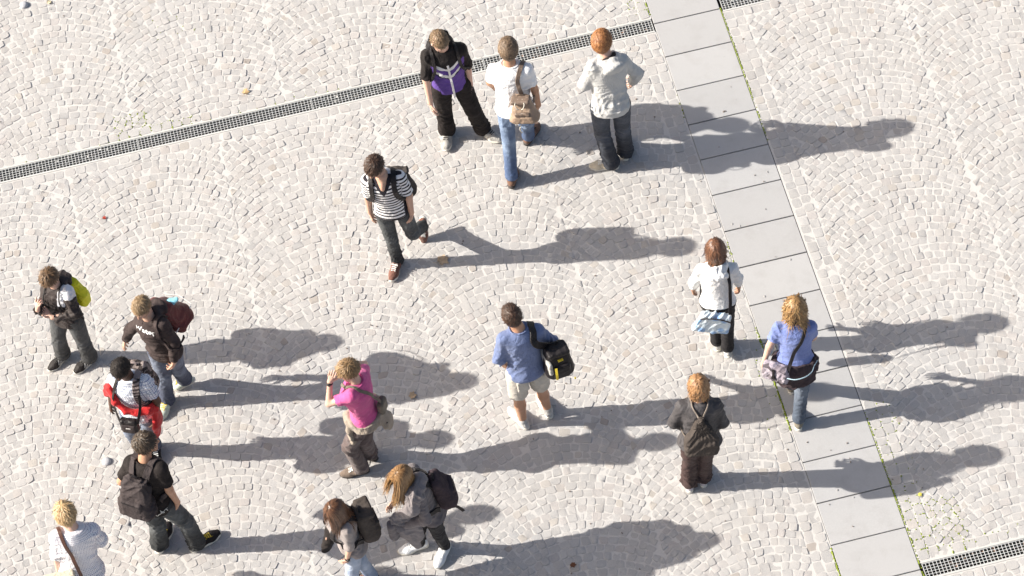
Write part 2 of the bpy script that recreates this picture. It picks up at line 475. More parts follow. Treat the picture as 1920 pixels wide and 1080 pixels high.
def arc_field(s0, s1, t0, t1, cusp):
    """segmental arcs convex towards +t, strips STRIP wide with a strip edge at s = cusp (the strips run along t)"""
    j0 = math.floor((s0 - cusp) / STRIP)
    j1 = math.ceil((s1 - cusp) / STRIP)
    for j in range(j0, j1):
        e0, e1 = cusp + j * STRIP, cusp + (j + 1) * STRIP
        c = (e0 + e1) / 2
        off = R.uniform(0, PITCH_R)
        i0 = math.floor((t0 - off) / PITCH_R) - 1
        i1 = math.ceil((t1 - off + ARC_R * 0.32) / PITCH_R) + 1
        for i in range(i0, i1):
            ap = off + i * PITCH_R + R.uniform(-0.004, 0.004)
            ph = -rad(49) + R.uniform(0, 0.05)
            while ph < rad(49):
                mid = ph + 0.04
                size = 0.083 * (0.80 + 0.2 * math.cos(mid * 1.6)) * R.uniform(0.82, 1.22)
                ph2 = ph + size / ARC_R
                q = []
                for (f, o) in ((ph, 0), (ph2, 0), (ph2, 1), (ph, 1)):
                    h = PITCH_R * math.cos(f) * o
                    jx, jy = R.gauss(0, 0.0055), R.gauss(0, 0.0055)
                    q.append((c + (ARC_R + h) * math.sin(f) + jx, ap - ARC_R + (ARC_R + h) * math.cos(f) + jy))
                q = q[::-1]
                ph = ph2
                cx = sum(a[0] for a in q) / 4; cy = sum(a[1] for a in q) / 4
                if cx < s0 - .08 or cx > s1 + .08 or cy < t0 - .08 or cy > t1 + .08:
                    continue
                for (nx, ny, d) in ((-1, 0, -max(s0, e0)), (1, 0, min(s1, e1)), (0, -1, -t0), (0, 1, t1)):
                    if any(nx * a[0] + ny * a[1] > d for a in q):
                        q = clip_poly(q, nx, ny, d)
                        if len(q) < 3:
                            break
                if len(q) >= 3 and abs(area(q)) > 0.0029:
                    polys.append(q)


def row(s0, s1, t0, t1, along_s):
    """a border row of setts"""
    a, b = (s0, s1) if along_s else (t0, t1)
    x = a
    while x < b:
        L = R.uniform(0.085, 0.125)
        y = min(x + L, b)
        if b - y < 0.05:
            y = b
        j = lambda: R.gauss(0, 0.003)
        if along_s:
            q = [(x + j(), t0 + j()), (y + j(), t0 + j()), (y + j(), t1 + j()), (x + j(), t1 + j())]
        else:
            q = [(s0 + j(), x + j()), (s1 + j(), x + j()), (s1 + j(), y + j()), (s0 + j(), y + j())]
        polys.append(q)
        x = y


SL, SR = -0.018, SLAB_W + 0.018
g = DR_HW + DR_FR + 0.01
bw = 0.098
# far left field
row(SL - bw, SL, tl + g, EY1, False)
row(EX0, SL - bw, tl + g, tl + g + bw, True)
arc_field(EX0, SL - bw, tl + g + bw, EY1, CUSP_A)
# near left field
row(SL - bw, SL, EY0, tl - g, False)
row(SL - 2 * bw, SL - bw, EY0, tl - g - bw, False)
row(EX0, SL - bw, tl - g - bw, tl - g, True)
arc_field(EX0, SL - 2 * bw, EY0, tl - g - bw, CUSP_B)
# right fields
for (ta, tb) in ((t1 + g, EY1), (t2 + g, t1 - g), (EY0, t2 - g)):
    row(SR, SR + bw, ta, tb, False)
    if tb == EY1:
        row(SR + bw, EX1, ta, ta + bw, True); arc_field(SR + bw, EX1, ta + bw, tb, CUSP_C)
    elif ta == EY0:
        row(SR + bw, EX1, tb - bw, tb, True); arc_field(SR + bw, EX1, ta, tb - bw, CUSP_C)
    else:
        pass
        row(SR + bw, SR + 2 * bw, ta, tb, False)
        row(SR + 2 * bw, EX1, ta, ta + bw, True); row(SR + 2 * bw, EX1, tb - bw, tb, True)
        arc_field(SR + 2 * bw, EX1, ta + bw, tb - bw, SR + 2 * bw)


def stone_mesh(q):
    """rounded sett from a convex polygon: verts, faces (about 40 triangles)"""
    q = np.array(q)
    if area(q) < 0:
        q = q[::-1]
    c = q.mean(0)
    n = len(q)
    gap = R.uniform(0.0008, 0.0038)
    d = np.linalg.norm(q - c, axis=1)
    q = c + (q - c) * (1 - gap * 1.35 / np.maximum(d, 0.02))[:, None]
    k = R.uniform(0.07, 0.20)
    ring = []
    for i in range(n):
        a, b = q[i], q[(i + 1) % n]
        ring += [a + (b - a) * k, b + (a - b) * k]
    ring = np.array(ring)
    ring += np.array([[R.gauss(0, .0012), R.gauss(0, .0012)] for _ in ring])
    m = len(ring)
    h = R.gauss(-0.0008, 0.0010) + (0.0042 if R.random() < .09 else 0)
    tilt = np.array([R.gauss(0, 0.019), R.gauss(0, 0.019)])
    rel = ring - c
    V = []
    for r_, z0 in ((1.0, -0.016), (0.945, h)):
        for e in rel * r_:
            V.append((*(c + e), z0 + (tilt @ e if z0 > -0.01 else 0) + (R.gauss(0, 0.0011) if r_ < 1 else 0)))
    V += V[m:2 * m]                    # the top keeps its own corners, so its edge stays crisp
    V.append((c[0] + R.gauss(0, .006), c[1] + R.gauss(0, .006), h + 0.0010 + R.gauss(0, 0.0013)))
    F = []
    for j in range(1):
        for i in range(m):
            a, b = j * m + i, j * m + (i + 1) % m
            F.append((a, b, b + m)); F.append((a, b + m, a + m))
    for i in range(m):
        F.append((2 * m + i, 2 * m + (i + 1) % m, 3 * m))
    return np.array(V), np.array(F), np.ones(3 * m, bool)


square = bpy.data.objects.new('cobbled_square', None)
COL.objects.link(square)
square['kind'] = 'structure'
square['label'] = 'pale granite setts laid in fan shaped arcs'

cen = np.array([np.mean(np.array(q), 0) for q in polys])
cw = np.array([pw(a, b) for a, b in cen])
px = to_px(cw)
inside = (px[:, 0] > 12) & (px[:, 0] < 1908) & (px[:, 1] > 12) & (px[:, 1] < 1066)
key = np.where(inside, cw[:, 1] + 0.0 * cw[:, 0], 1e6)
for b_ in [np.array(v) for v in BASES]:                        # setts under somebody's feet stay in the joined part
    d = np.linalg.norm(cw[:, :2] - b_[:2], axis=1)
    key[d < 0.5] += 50
single = set(np.argsort(key)[:300].tolist())
bigV, bigF, bigT, bigS, nv = [], [], [], [], 0
for i, q in enumerate(polys):
    V, F, S = stone_mesh(q)
    V = np.column_stack([PO[0] + AX[0] * V[:, 0] + AN[0] * V[:, 1], PO[1] + AX[1] * V[:, 0] + AN[1] * V[:, 1], V[:, 2]])
    T = np.tile([np.clip(R.gauss(0.5, 0.2), 0, 1), R.random(), R.random()], (len(V), 1))
    if i in single:
        cc = np.array([cw[i][0], cw[i][1], 0.0])
        mesh_obj('cobblestone', V - cc, F, m_stone, square, S, {'tone': T}, loc=cc)
    else:
        bigV.append(V); bigF.append(F + nv); bigT.append(T); bigS.append(S); nv += len(V)
o = mesh_obj('cobblestones', np.concatenate(bigV), np.concatenate(bigF), m_stone, square, np.concatenate(bigS), {'tone': np.concatenate(bigT)}, kind='stuff')

# ---- slab path
path = bpy.data.objects.new('slab_path', None)
COL.objects.link(path)
path['kind'] = 'structure'
path['label'] = 'path of large smooth grey granite slabs'
for k in range(-5, 20):
    ta, tb = -(k + 1) * SLAB_L + R.uniform(.0045, .0065), -k * SLAB_L - R.uniform(.0045, .0065)
    hz = R.uniform(-0.001, 0.0005)
    rings = []
    for ins, z in ((0, -0.06), (0, hz - 0.0025), (0.0025, hz)):
        rings.append([pw(0.002 + ins, ta + ins, z), pw(SLAB_W - 0.002 - ins, ta + ins, z), pw(SLAB_W - 0.002 - ins, tb - ins, z), pw(0.002 + ins, tb - ins, z)])
    G = Geo(); G.ring_stack(rings)
    cc = pw(SLAB_W / 2, (ta + tb) / 2)
    G.v = [v - cc for v in G.v]
    tone_ = np.tile([R.random(), R.random(), 0], (len(G.v), 1))
    mesh_obj('paving_slab', np.array(G.v), G.f, m_slab, path, False, {'tone': tone_}, loc=cc)
# gum spots on the slabs: thin dried discs
G = Geo()
for k in range(16):
    s_, t_ = R.uniform(0.05, SLAB_W - .05), R.uniform(-7.3, 1.5)
    r_ = R.uniform(0.005, 0.013)
    a0 = R.random() * 6
    ang = np.linspace(0, 2 * math.pi, 9, endpoint=False)
    rr = [r_ * R.uniform(0.75, 1.2) for _ in ang]
    rings = [[pw(s_ + rr[i] * kk * math.cos(a + a0), t_ + rr[i] * 1.2 * kk * math.sin(a + a0), z) for i, a in enumerate(ang)] for kk, z in ((1, -0.002), (0.85, 0.0013))]
    G.ring_stack(rings)
G.build('gum_spots', m_stain, path, True, kind='stuff')

# ---- grit lying about
G = Geo()
for k in range(260):
    w_ = np.array([R.uniform(-5, 5), R.uniform(-3.5, 4.2), 0.004])
    a_ = R.random() * 3.1
    q_ = R.uniform(.003, .0085)
    G.box(w_, q_, q_ * R.uniform(.35, .9), q_ * .35, np.array([[math.cos(a_), math.sin(a_), .1], [-math.sin(a_), math.cos(a_), 0], [0, 0, 1]]))
G.build('grit', plain('brown_grit', (.20, .165, .14), .9, 0, .6), None, kind='stuff')

# ---- drains
CELL = 0.0334
def drain(tc, s0, s1, first, where):
    ch = Geo()                                         # trough
    w = DR_HW
    def P(s, t_, z): return pw(s, tc + t_, z)
    n = 14
    prof = [(-w, -0.014), (-w, -0.08), (-w * .6, -0.165), (0, -0.185), (w * .6, -0.165), (w, -0.08), (w, -0.014)]
    vv, ff = [], []
    for s in (s0, s1):
        vv += [P(s, a, b) for a, b in prof]
    k = len(prof)
    ff = [(i, i + 1, i + 1 + k, i + k) for i in range(k - 1)] + [tuple(range(k)), tuple(range(k, 2 * k))[::-1]]
    tr = mesh_obj('drain_channel', np.array(vv), ff, m_trough, None, False, kind='structure')
    for sg in (-1, 1):
        rl = Geo()
        rl.box(P((s0 + s1) / 2, sg * (w + DR_FR / 2), -0.02), (s1 - s0) / 2, DR_FR / 2, 0.022, np.array([[*AX, 0], [*AN, 0], [0, 0, 1]]))
        rl.build('rail', m_rail, tr)
    db = Geo()
    for _ in range(int((s1 - s0) * 26)):
        s = R.uniform(s0, s1)
        db.box(P(s, R.uniform(-w * .55, w * .75), -0.14 + R.uniform(-.02, .05)), R.uniform(.006, .02), R.uniform(.005, .014), .003,
               np.array([[math.cos(a), math.sin(a), R.uniform(-.5, .5)] for a in (s * 9,)] + [[-math.sin(s * 9), math.cos(s * 9), 0], [0, 0, 1]]))
    db.build('leaf_debris', m_debris, tr, kind='stuff')
    L = 53 * CELL
    s = first
    pieces = []
    while s < s1 - 0.02:
        e = min(s + L, s1)
        if e > s0 + 0.02:
            pieces.append((max(s, s0), e))
        s += L
    for a, b in pieces:
        mid = P((a + b) / 2, 0, 0)
        if not (-60 < to_px(mid)[0] < 2000 and -90 < to_px(mid)[1] < 1150):
            continue
        axm = np.array([[*AX, 0], [*AN, 0], [0, 0, 1]])
        fr = Geo()
        a_, b_ = a + 0.003, b - 0.003
        c0 = np.array([0, 0, 0.0])
        for sg in (-1, 1):
            fr.box(c0 + axm[1] * sg * (w - 0.006), (b_ - a_) / 2, 0.0035, 0.006, axm)
        hx = (b_ - a_) / 2
        for sg in (-1, 1):
            fr.box(c0 + axm[0] * sg * (hx - 0.003), 0.003, w - 0.0095, 0.006, axm)
        root = fr.build('drain_grate', m_steel, None, loc=mid + np.array([0, 0, -0.0085]))
        bars = Geo()
        inner = w - 0.0095
        for q in range(1, 5):
            bars.box(axm[1] * (-inner + 2 * inner * q / 5), hx - 0.006, 0.0023, 0.0035, axm)
        nx = max(2, round((b_ - a_) / CELL))
        for q in range(1, nx):
            bars.box(axm[0] * (-hx + 2 * hx * q / nx) + np.array([0, 0, .0012]), 0.0025, inner, 0.0038, axm)
        bars.build('bars', m_steel, root)
        gr_ = Geo()
        for _ in range(int((b_ - a_) * 22)):
            gr_.box(axm[0] * R.uniform(-hx + .01, hx - .01) + axm[1] * R.uniform(-inner, inner) + np.array([0, 0, R.uniform(-.016, -.003)]), R.uniform(.004, .013), R.uniform(.004, .011), .0022, axm)
        gr_.build('trapped_dirt', R.choice([m_debris, m_rail, m_rust]), root, kind='stuff')
        root['category'] = 'drain grate'
        root['group'] = 'steel grates over the drain channels'
        yield root, mid, where

grates = []
for (tc, s0, s1, where), first in zip(DRAINS, (GR0, 0.712, 0.712)):
    grates += list(drain(tc, s0, s1, first, where))
for root, mid, where in grates:
    x = to_px(mid)[0]
    if where == 'left':
        root['label'] = ('steel drain grate running out of the picture at the left edge' if x < 150 else
                         'steel drain grate below the mossy setts and the curled tan leaf' if x < 560 else
                         'steel drain grate ending behind the boy in the purple jacket' if x < 850 else
                         'steel drain grate behind the curly head and the ginger head')
    elif where == 'far':
        root['label'] = 'steel drain grate starting at the far right end of the slab path' if x < 1700 else 'steel drain grate beyond the top right corner'
    else:
        root['label'] = 'steel drain grate in the lower right corner beside the last slab' if x < 2050 else 'steel drain grate past the lower right corner'

# ---- moss in the joints
mv, mf = [], []
def tuft(s_, t_, r_, z=-0.004):
    n = len(mv)
    k = 7
    a0 = R.random() * 6
    for i in range(k):
        a = a0 + i * 2 * math.pi / k
        q = r_ * R.uniform(0.6, 1.25)
        mv.append(pw(s_ + q * math.cos(a), t_ + q * math.sin(a), z - 0.004))
    for i in range(k):
        a = a0 + (i + .4) * 2 * math.pi / k
        q = r_ * R.uniform(0.25, 0.65)
        mv.append(pw(s_ + q * math.cos(a), t_ + q * math.sin(a), z + R.uniform(0.002, 0.009)))
    mv.append(pw(s_, t_, z + R.uniform(0.004, 0.01)))
    for i in range(k):
        j = (i + 1) % k
        mf.append((n + i, n + j, n + k + j, n + k + i)); mf.append((n + k + i, n + k + j, n + 2 * k))

def moss_line(s0, t0, s1, t1_, dens, r_=0.007):
    L = math.hypot(s1 - s0, t1_ - t0)
    for _ in range(int(L * dens)):
        f = R.random()
        tuft(s0 + (s1 - s0) * f + R.gauss(0, .0025), t0 + (t1_ - t0) * f + R.gauss(0, .0025), r_ * R.uniform(.5, 1.3))
for a, b, d in ((-2.75, -3.0, 60), (-3.75, -4.0, 120), (-4.1, -4.9, 260), (-6.15, -6.6, 240), (-6.6, -7.4, 90), (0.12, 0.5, 140), (-0.9, -1.2, 50)):
    moss_line(-0.009, a, -0.009, b, d, 0.0105)
for a, b, d in ((0.02, -1.2, 170), (-1.2, -1.7, 60), (-4.9, -6.9, 110), (-5.6, -6.3, 80)):
    moss_line(SLAB_W + 0.008, a, SLAB_W + 0.010, b, d, 0.009)
# moss follows joints: only place where no stone stands (between the setts)
from mathutils.kdtree import KDTree
kd = KDTree(len(cen))
for i, q in enumerate(cen):
    kd.insert((q[0], q[1], 0), i)
kd.balance()
def joint_moss(s0, s1, ta, tb, n):
    for _ in range(n):
        s_, t_ = R.uniform(s0, s1), R.uniform(ta, tb)
        near = kd.find_n((s_, t_, 0), 2)
        if len(near) == 2 and near[1][2] - near[0][2] < 0.010:
            tuft(s_, t_, R.uniform(.006, .013))
joint_moss(SR, SR + 0.5, t2 + g, t2 + g + 0.6, 900)
joint_moss(SR, SR + 0.26, t2 + g + .6, t2 + g + 1.7, 330)
joint_moss(SR + .3, SR + 1.6, t2 + g, t2 + g + 0.13, 160)
joint_moss(-5.5, -5.15, tl + g, tl + g + 0.3, 420)
joint_moss(-5.15, -4.7, tl + g, tl + g + 0.12, 160)
joint_moss(-6.6, -3.2, tl + g - .01, tl + g + 0.06, 260)
joint_moss(-0.22, -0.02, tl + g, tl + g + 0.5, 150)
joint_moss(-5.0, -4.5, 1.2, 1.5, 60)
joint_moss(-0.2, 0, -4.9, -3.8, 90)
mesh_obj('moss', np.array(mv), mf, m_moss, None, True, kind='stuff', label='yellow green moss in the joints of the paving')
# ================================================================== figure toolkit
f32 = np.float32


def unit(v):
    v = np.asarray(v, float)
    return v / (np.linalg.norm(v) + 1e-12)


class Prim:
    def __init__(self, fn, lo, hi, k=0.02):
        self.fn, self.lo, self.hi, self.k = fn, np.asarray(lo, float), np.asarray(hi, float), k


def cap(a, b, r1, r2, k=0.02, cut=None, flat=None):
    """tapered capsule; cut = list of (point, direction) planes whose positive side is removed; flat = (axis, factor) squashes it"""
    a, b = np.asarray(a, float), np.asarray(b, float)
    ba = b - a
    l2 = float(ba @ ba) + 1e-12
    m = max(r1, r2)
    if flat is not None:
        fa, ff = unit(flat[0]), flat[1]
    def fn(p):
        q = p - a
        t = np.clip(q @ ba / l2, 0, 1)
        q = q - t[:, None] * ba
        if flat is not None:
            q = q + ((q @ fa) * (1 / ff - 1))[:, None] * fa
        d = np.sqrt((q * q).sum(1)) - (r1 + (r2 - r1) * t)
        if flat is not None:
            d = d * min(1, 0.5 + 0.5 * ff)
        for (c, n) in (cut or ()):
            d = np.maximum(d, (p - np.asarray(c)) @ np.asarray(n))
        return d
    return Prim(fn, np.minimum(a, b) - m, np.maximum(a, b) + m, k)


def ell(c, ax, r, k=0.02, extra=None):
    c, ax, r = np.asarray(c, float), np.asarray(ax, float), np.asarray(r, float)
    def fn(p):
        q = (p - c) @ ax.T
        k0 = np.sqrt(((q / r) ** 2).sum(1))
        k1 = np.sqrt(((q / r ** 2) ** 2).sum(1)) + 1e-6
        d = k0 * (k0 - 1) / k1
        if extra is not None:
            d = extra(d, q, p)
        return d
    m = float(max(r))
    e = np.sqrt(((ax * r[:, None]) ** 2).sum(0))
    return Prim(fn, c - e, c + e, k)


def rbox(c, ax, h, rr, k=0.01, shape=None):
    c, ax, h = np.asarray(c, float), np.asarray(ax, float), np.asarray(h, float)
    def fn(p):
        q = (p - c) @ ax.T
        if shape is not None:
            q = shape(q)
        w = np.abs(q) - (h - rr)
        return np.sqrt((np.maximum(w, 0) ** 2).sum(1)) + np.minimum(w.max(1), 0) - rr
    e = np.sqrt(((np.abs(ax) * h[:, None])).sum(0) ** 2) * 1.25
    return Prim(fn, c - e, c + e, k)


def smin(a, b, k):
    h = np.maximum(k - np.abs(a - b), 0) / k
    return np.minimum(a, b) - h * h * k * 0.25


def field_eval(prims, p):
    p = np.asarray(p, float)
    d = np.full(len(p), 0.5)
    for pr in prims:
        d = smin(d, pr.fn(p), pr.k)
    return d


def field_grad(prims, p, e=0.004):
    p = np.asarray(p, float)
    g = np.zeros_like(p)
    for i in range(3):
        v = np.zeros(3); v[i] = e
        g[:, i] = field_eval(prims, p + v) - field_eval(prims, p - v)
    return g / (np.linalg.norm(g, axis=1)[:, None] + 1e-9)


def push_out(prims, p, off, n=5):
    p = np.asarray(p, float).copy()
    for _ in range(n):
        d = field_eval(prims, p)
        p = p + field_grad(prims, p) * (off - d)[:, None]
    return p


def mesh_field(prims, vox):
    """level set of the smooth union of prims as quads"""
    BIGD = 0.04
    lo = np.min([q.lo for q in prims], 0) - 3 * vox
    hi = np.max([q.hi for q in prims], 0) + 3 * vox
    dim = np.ceil((hi - lo) / vox).astype(int) + 1
    arr = np.full(dim, BIGD, f32)
    for pr in prims:
        m = pr.k + 2.5 * vox
        i0 = np.maximum(((pr.lo - m - lo) / vox).astype(int), 0)
        i1 = np.minimum(((pr.hi + m - lo) / vox).astype(int) + 2, dim)
        if np.any(i1 <= i0):
            continue
        ax = [lo[i] + vox * np.arange(i0[i], i1[i]) for i in range(3)]
        gx, gy, gz = np.meshgrid(*ax, indexing='ij')
        d = pr.fn(np.column_stack([gx.ravel(), gy.ravel(), gz.ravel()])).reshape(gx.shape).astype(f32)
        s = tuple(slice(a, b) for a, b in zip(i0, i1))
        arr[s] = smin(arr[s], d, pr.k)
    gr = vdb.FloatGrid(BIGD)
    gr.copyFromArray(np.ascontiguousarray(np.minimum(arr, BIGD)))
    pts, quads = gr.convertToQuads(0.0)
    v = lo + np.asarray(pts, float) * vox
    return v, np.asarray(quads)[:, ::-1].astype(np.int64) if FLIP else np.asarray(quads).astype(np.int64)


FLIP = False


def vnormals(v, q):
    a = np.cross(v[q[:, 2]] - v[q[:, 0]], v[q[:, 3]] - v[q[:, 1]])
    n = np.zeros_like(v)
    for i in range(4):
        np.add.at(n, q[:, i], a)
    return n / (np.linalg.norm(n, axis=1)[:, None] + 1e-12)


def folds(v, seed, axis, freq=70.0, spread=0.55):
    """drapery-like ridges across `axis`"""
    r = np.random.default_rng(seed)
    axis = unit(axis)
    out = np.zeros(len(v))
    warp = np.zeros(len(v))
    patch = np.zeros(len(v))
    for _ in range(4):
        w = r.normal(size=3); w /= np.linalg.norm(w)
        warp += np.sin(v @ (w * r.uniform(9, 24)) + r.uniform(0, 6.28))
        w = r.normal(size=3); w /= np.linalg.norm(w)
        patch += np.sin(v @ (w * r.uniform(8, 18)) + r.uniform(0, 6.28))
    patch = np.clip(.6 + .35 * patch, .1, 1.5)
    tot = 0
    for kf, am in ((.55, 1.0), (.8, .8), (1.25, .5)):
        w = axis + r.normal(size=3) * spread
        w /= np.linalg.norm(w)
        s = np.sin(v @ (w * freq * kf) + r.uniform(0, 6.28) + 1.5 * warp * kf)
        out += am * (1 - 2 * np.abs(s) ** .75)
        tot += am
    return out / tot * patch * 1.35


# ---------------------------------------------------------------- skeleton
JN = ['pelvis', 'hl', 'hr', 'kl', 'kr', 'al', 'ar', 'tl', 'tr', 'neck', 'sl', 'sr', 'el', 'er', 'wl', 'wr', 'gl', 'gr', 'head']
MALE = [(-.17, .125, .085, -.01), (0, .165, .110, -.012), (.22, .148, .100, 0), (.5, .155, .108, .008), (.74, .170, .118, .008),
        (.86, .165, .105, 0), (.94, .120, .078, -.004), (1.0, .078, .064, 0), (1.08, .058, .060, .006)]
FEMALE = [(-.17, .130, .09, -.012), (0, .178, .118, -.016), (.25, .135, .095, 0), (.5, .140, .105, .012), (.70, .150, .128, .02),
          (.84, .148, .105, .006), (.94, .105, .072, -.002), (1.0, .068, .058, 0), (1.08, .052, .054, .006)]


class Body:
    def __init__(self, key, female=False, girth=1.0):
        H, J = POSES[key]
        X = np.array(J, float)
        b = (X[5] + X[6]) / 2
        self.base = np.array([b[0], b[1], 0.0])
        X = X - self.base
        self.j = dict(zip(JN, X))
        self.s = H / 1.75
        self.hs = self.s * .93
        self.g = girth * (1.0 if female else .94)
        j = self.j
        self.P, self.Nk = j['pelvis'], j['neck']
        self.u = unit(self.Nk - self.P)
        self.L = np.linalg.norm(self.Nk - self.P)
        self.lh, self.ls = unit(j['hl'] - j['hr']), unit(j['sl'] - j['sr'])
        self.prof = np.array(FEMALE if female else MALE)
        self.female = female
        self.seed = abs(hash(key)) % 1000 if False else sum(ord(c) * (i + 3) for i, c in enumerate(key))

    def frame(self, t):
        t = np.clip(np.atleast_1d(t), 0, 1)[:, None]
        l = self.lh * (1 - t) + self.ls * t
        l = l - (l @ self.u)[:, None] * self.u
        l /= np.linalg.norm(l, axis=1)[:, None]
        return l, np.cross(l, self.u)

    def local(self, p):
        q = p - self.P
        z = q @ self.u
        t = z / self.L
        ax = q - z[:, None] * self.u
        l, f = self.frame(t)
        return (ax * l).sum(1), (ax * f).sum(1), t

    def at(self, x, y, t):
        """torso coordinates (metres left, metres forward, 0 hip to 1 neck) to a point"""
        l, f = self.frame(t)
        return self.P + self.u * (t * self.L) + l[0] * x + f[0] * y

    def axes(self, t):
        l, f = self.frame(t)
        return np.array([l[0], f[0], self.u])

    def loft(self, t0, t1, slack=0.0, k=0.03, flare=0.0, wmul=1.0):
        pr = self.prof
        s = self.s
        T = pr[:, 0]
        def fn(p):
            x, y, t = self.local(p)
            w = (np.interp(t, T, pr[:, 1]) * self.g * wmul) * s + slack + flare * np.clip(0.25 - t, 0, 0.5)
            d = (np.interp(t, T, pr[:, 2]) * self.g) * s + slack + flare * np.clip(0.25 - t, 0, 0.5)
            y = y - np.interp(t, T, pr[:, 3]) * s
            k0 = np.sqrt((x / w) ** 2 + (y / d) ** 2) + 1e-6
            k1 = np.sqrt((x / w ** 2) ** 2 + (y / d ** 2) ** 2) + 1e-6
            r = k0 * (k0 - 1) / k1
            r = np.maximum(r, -np.minimum(w, d))
            return np.maximum(r, np.maximum((t - t1), (t0 - t)) * self.L)
        a, b = self.P + self.u * self.L * t0, self.P + self.u * self.L * t1
        m = .22 * s * self.g + slack + abs(flare) * .3
        return Prim(fn, np.minimum(a, b) - m, np.maximum(a, b) + m, k)


# ---------------------------------------------------------------- body parts
def hand_prims(w, g, side, medial, s=1.0, curl=0.5, spread=0.25, palm=None, point=False):
    f = unit(g - w)
    n = medial - f * (medial @ f) if palm is None else np.asarray(palm, float) - f * (np.asarray(palm, float) @ f)
    n = unit(n)
    th = np.cross(n, f) if side == 'l' else np.cross(f, n)
    th = unit(th)
    pr = [cap(w + f * .020 * s, w + f * .075 * s + th * .017 * s, .0165 * s, .0145 * s, .012),
          cap(w + f * .020 * s, w + f * .080 * s, .0165 * s, .0145 * s, .012),
          cap(w + f * .022 * s - th * .006 * s, w + f * .074 * s - th * .020 * s, .0155 * s, .0135 * s, .012)]
    for i, (off, ln) in enumerate(((.031, .074), (.0105, .083), (-.0105, .076), (-.030, .060))):
        b = w + f * (.088 - abs(off - .005) * .25) * s + th * off * s
        cu = (0.1 if (point and i == 0) else curl) * (1 + 0.15 * i)
        dirs = f + th * off * 8 * spread
        a = 0.0
        r = .0088 * s
        for seg, fr in enumerate((.45, .32, .23)):
            a += cu * (0.55 if seg == 0 else 0.75)
            d = unit(unit(dirs) * math.cos(a) + n * math.sin(a))
            e = b + d * ln * fr * s
            pr.append(cap(b, e, r, r * .9, .004))
            b, r = e, r * .92
    b = w + f * .03 * s + th * .024 * s
    d = unit(f * .65 + th * .62 + n * .35)
    e = b + d * .043 * s
    pr.append(cap(b, e, .0125 * s, .0105 * s, .010))
    d = unit(f * .86 + th * .25 + n * (.35 + curl * .3))
    pr.append(cap(e, e + d * .034 * s, .0100 * s, .0085 * s, .004))
    return pr


def head_frame(B, yaw, pitch, roll=0.0):
    f = np.array([math.cos(yaw) * math.cos(pitch), math.sin(yaw) * math.cos(pitch), -math.sin(pitch)])
    l = np.array([-math.sin(yaw), math.cos(yaw), 0.0])
    u = np.cross(f, l)
    u = np.cross(f, l) if np.cross(f, l)[2] > 0 else -np.cross(f, l)
    l2 = l * math.cos(roll) + u * math.sin(roll)
    u2 = u * math.cos(roll) - l * math.sin(roll)
    return np.array([l2, f, u2])            # rows: left, face, up


def head_prims(B, ax, s):
    C = B.j['head']
    P = lambda x, y, z: C + (ax[0] * x + ax[1] * y + ax[2] * z) * s
    pr = [ell(P(0, -.012, .022), ax, np.array([.074, .094, .100]) * s, .03),
          ell(P(0, .028, -.035), ax, np.array([.060, .066, .086]) * s, .03),
          cap(P(-.018, .070, -.100), P(.018, .070, -.100), .024 * s, .024 * s, .03),
          cap(P(-.035, .078, .020), P(.035, .078, .020), .014 * s, .014 * s, .02),
          cap(P(0, .092, .012), P(0, .112, -.030), .008 * s, .013 * s, .010),
          cap(P(-.012, .098, -.034), P(.012, .098, -.034), .009 * s, .009 * s, .008),
          cap(P(-.040, .062, -.020), P(-.042, .055, -.035), .020 * s, .016 * s, .02),
          cap(P(.040, .062, -.020), P(.042, .055, -.035), .020 * s, .016 * s, .02),
          cap(P(-.018, .090, -.066), P(.018, .090, -.066), .0075 * s, .0075 * s, .008),
          cap(P(-.014, .089, -.077), P(.014, .089, -.077), .0075 * s, .0075 * s, .008)]
    for sg in (-1, 1):
        ea = np.array([unit(ax[0] + ax[1] * -.5 * sg), unit(ax[1] + ax[0] * .5 * sg), ax[2]])
        pr.append(ell(P(.076 * sg, -.006, -.008), ea, np.array([.011, .020, .033]) * s, .008))
    pr.append(cap(B.Nk - B.u * .03 * s, P(0, -.022, -.035), .058 * s * (0.9 if B.female else 1), .054 * s * (.9 if B.female else 1), .03))
    return pr


def arm_radii(B):
    k = B.s * (0.86 if B.female else 1.0) * (0.5 + 0.5 * B.g)
    return .053 * k, .041 * k, .039 * k, .026 * k


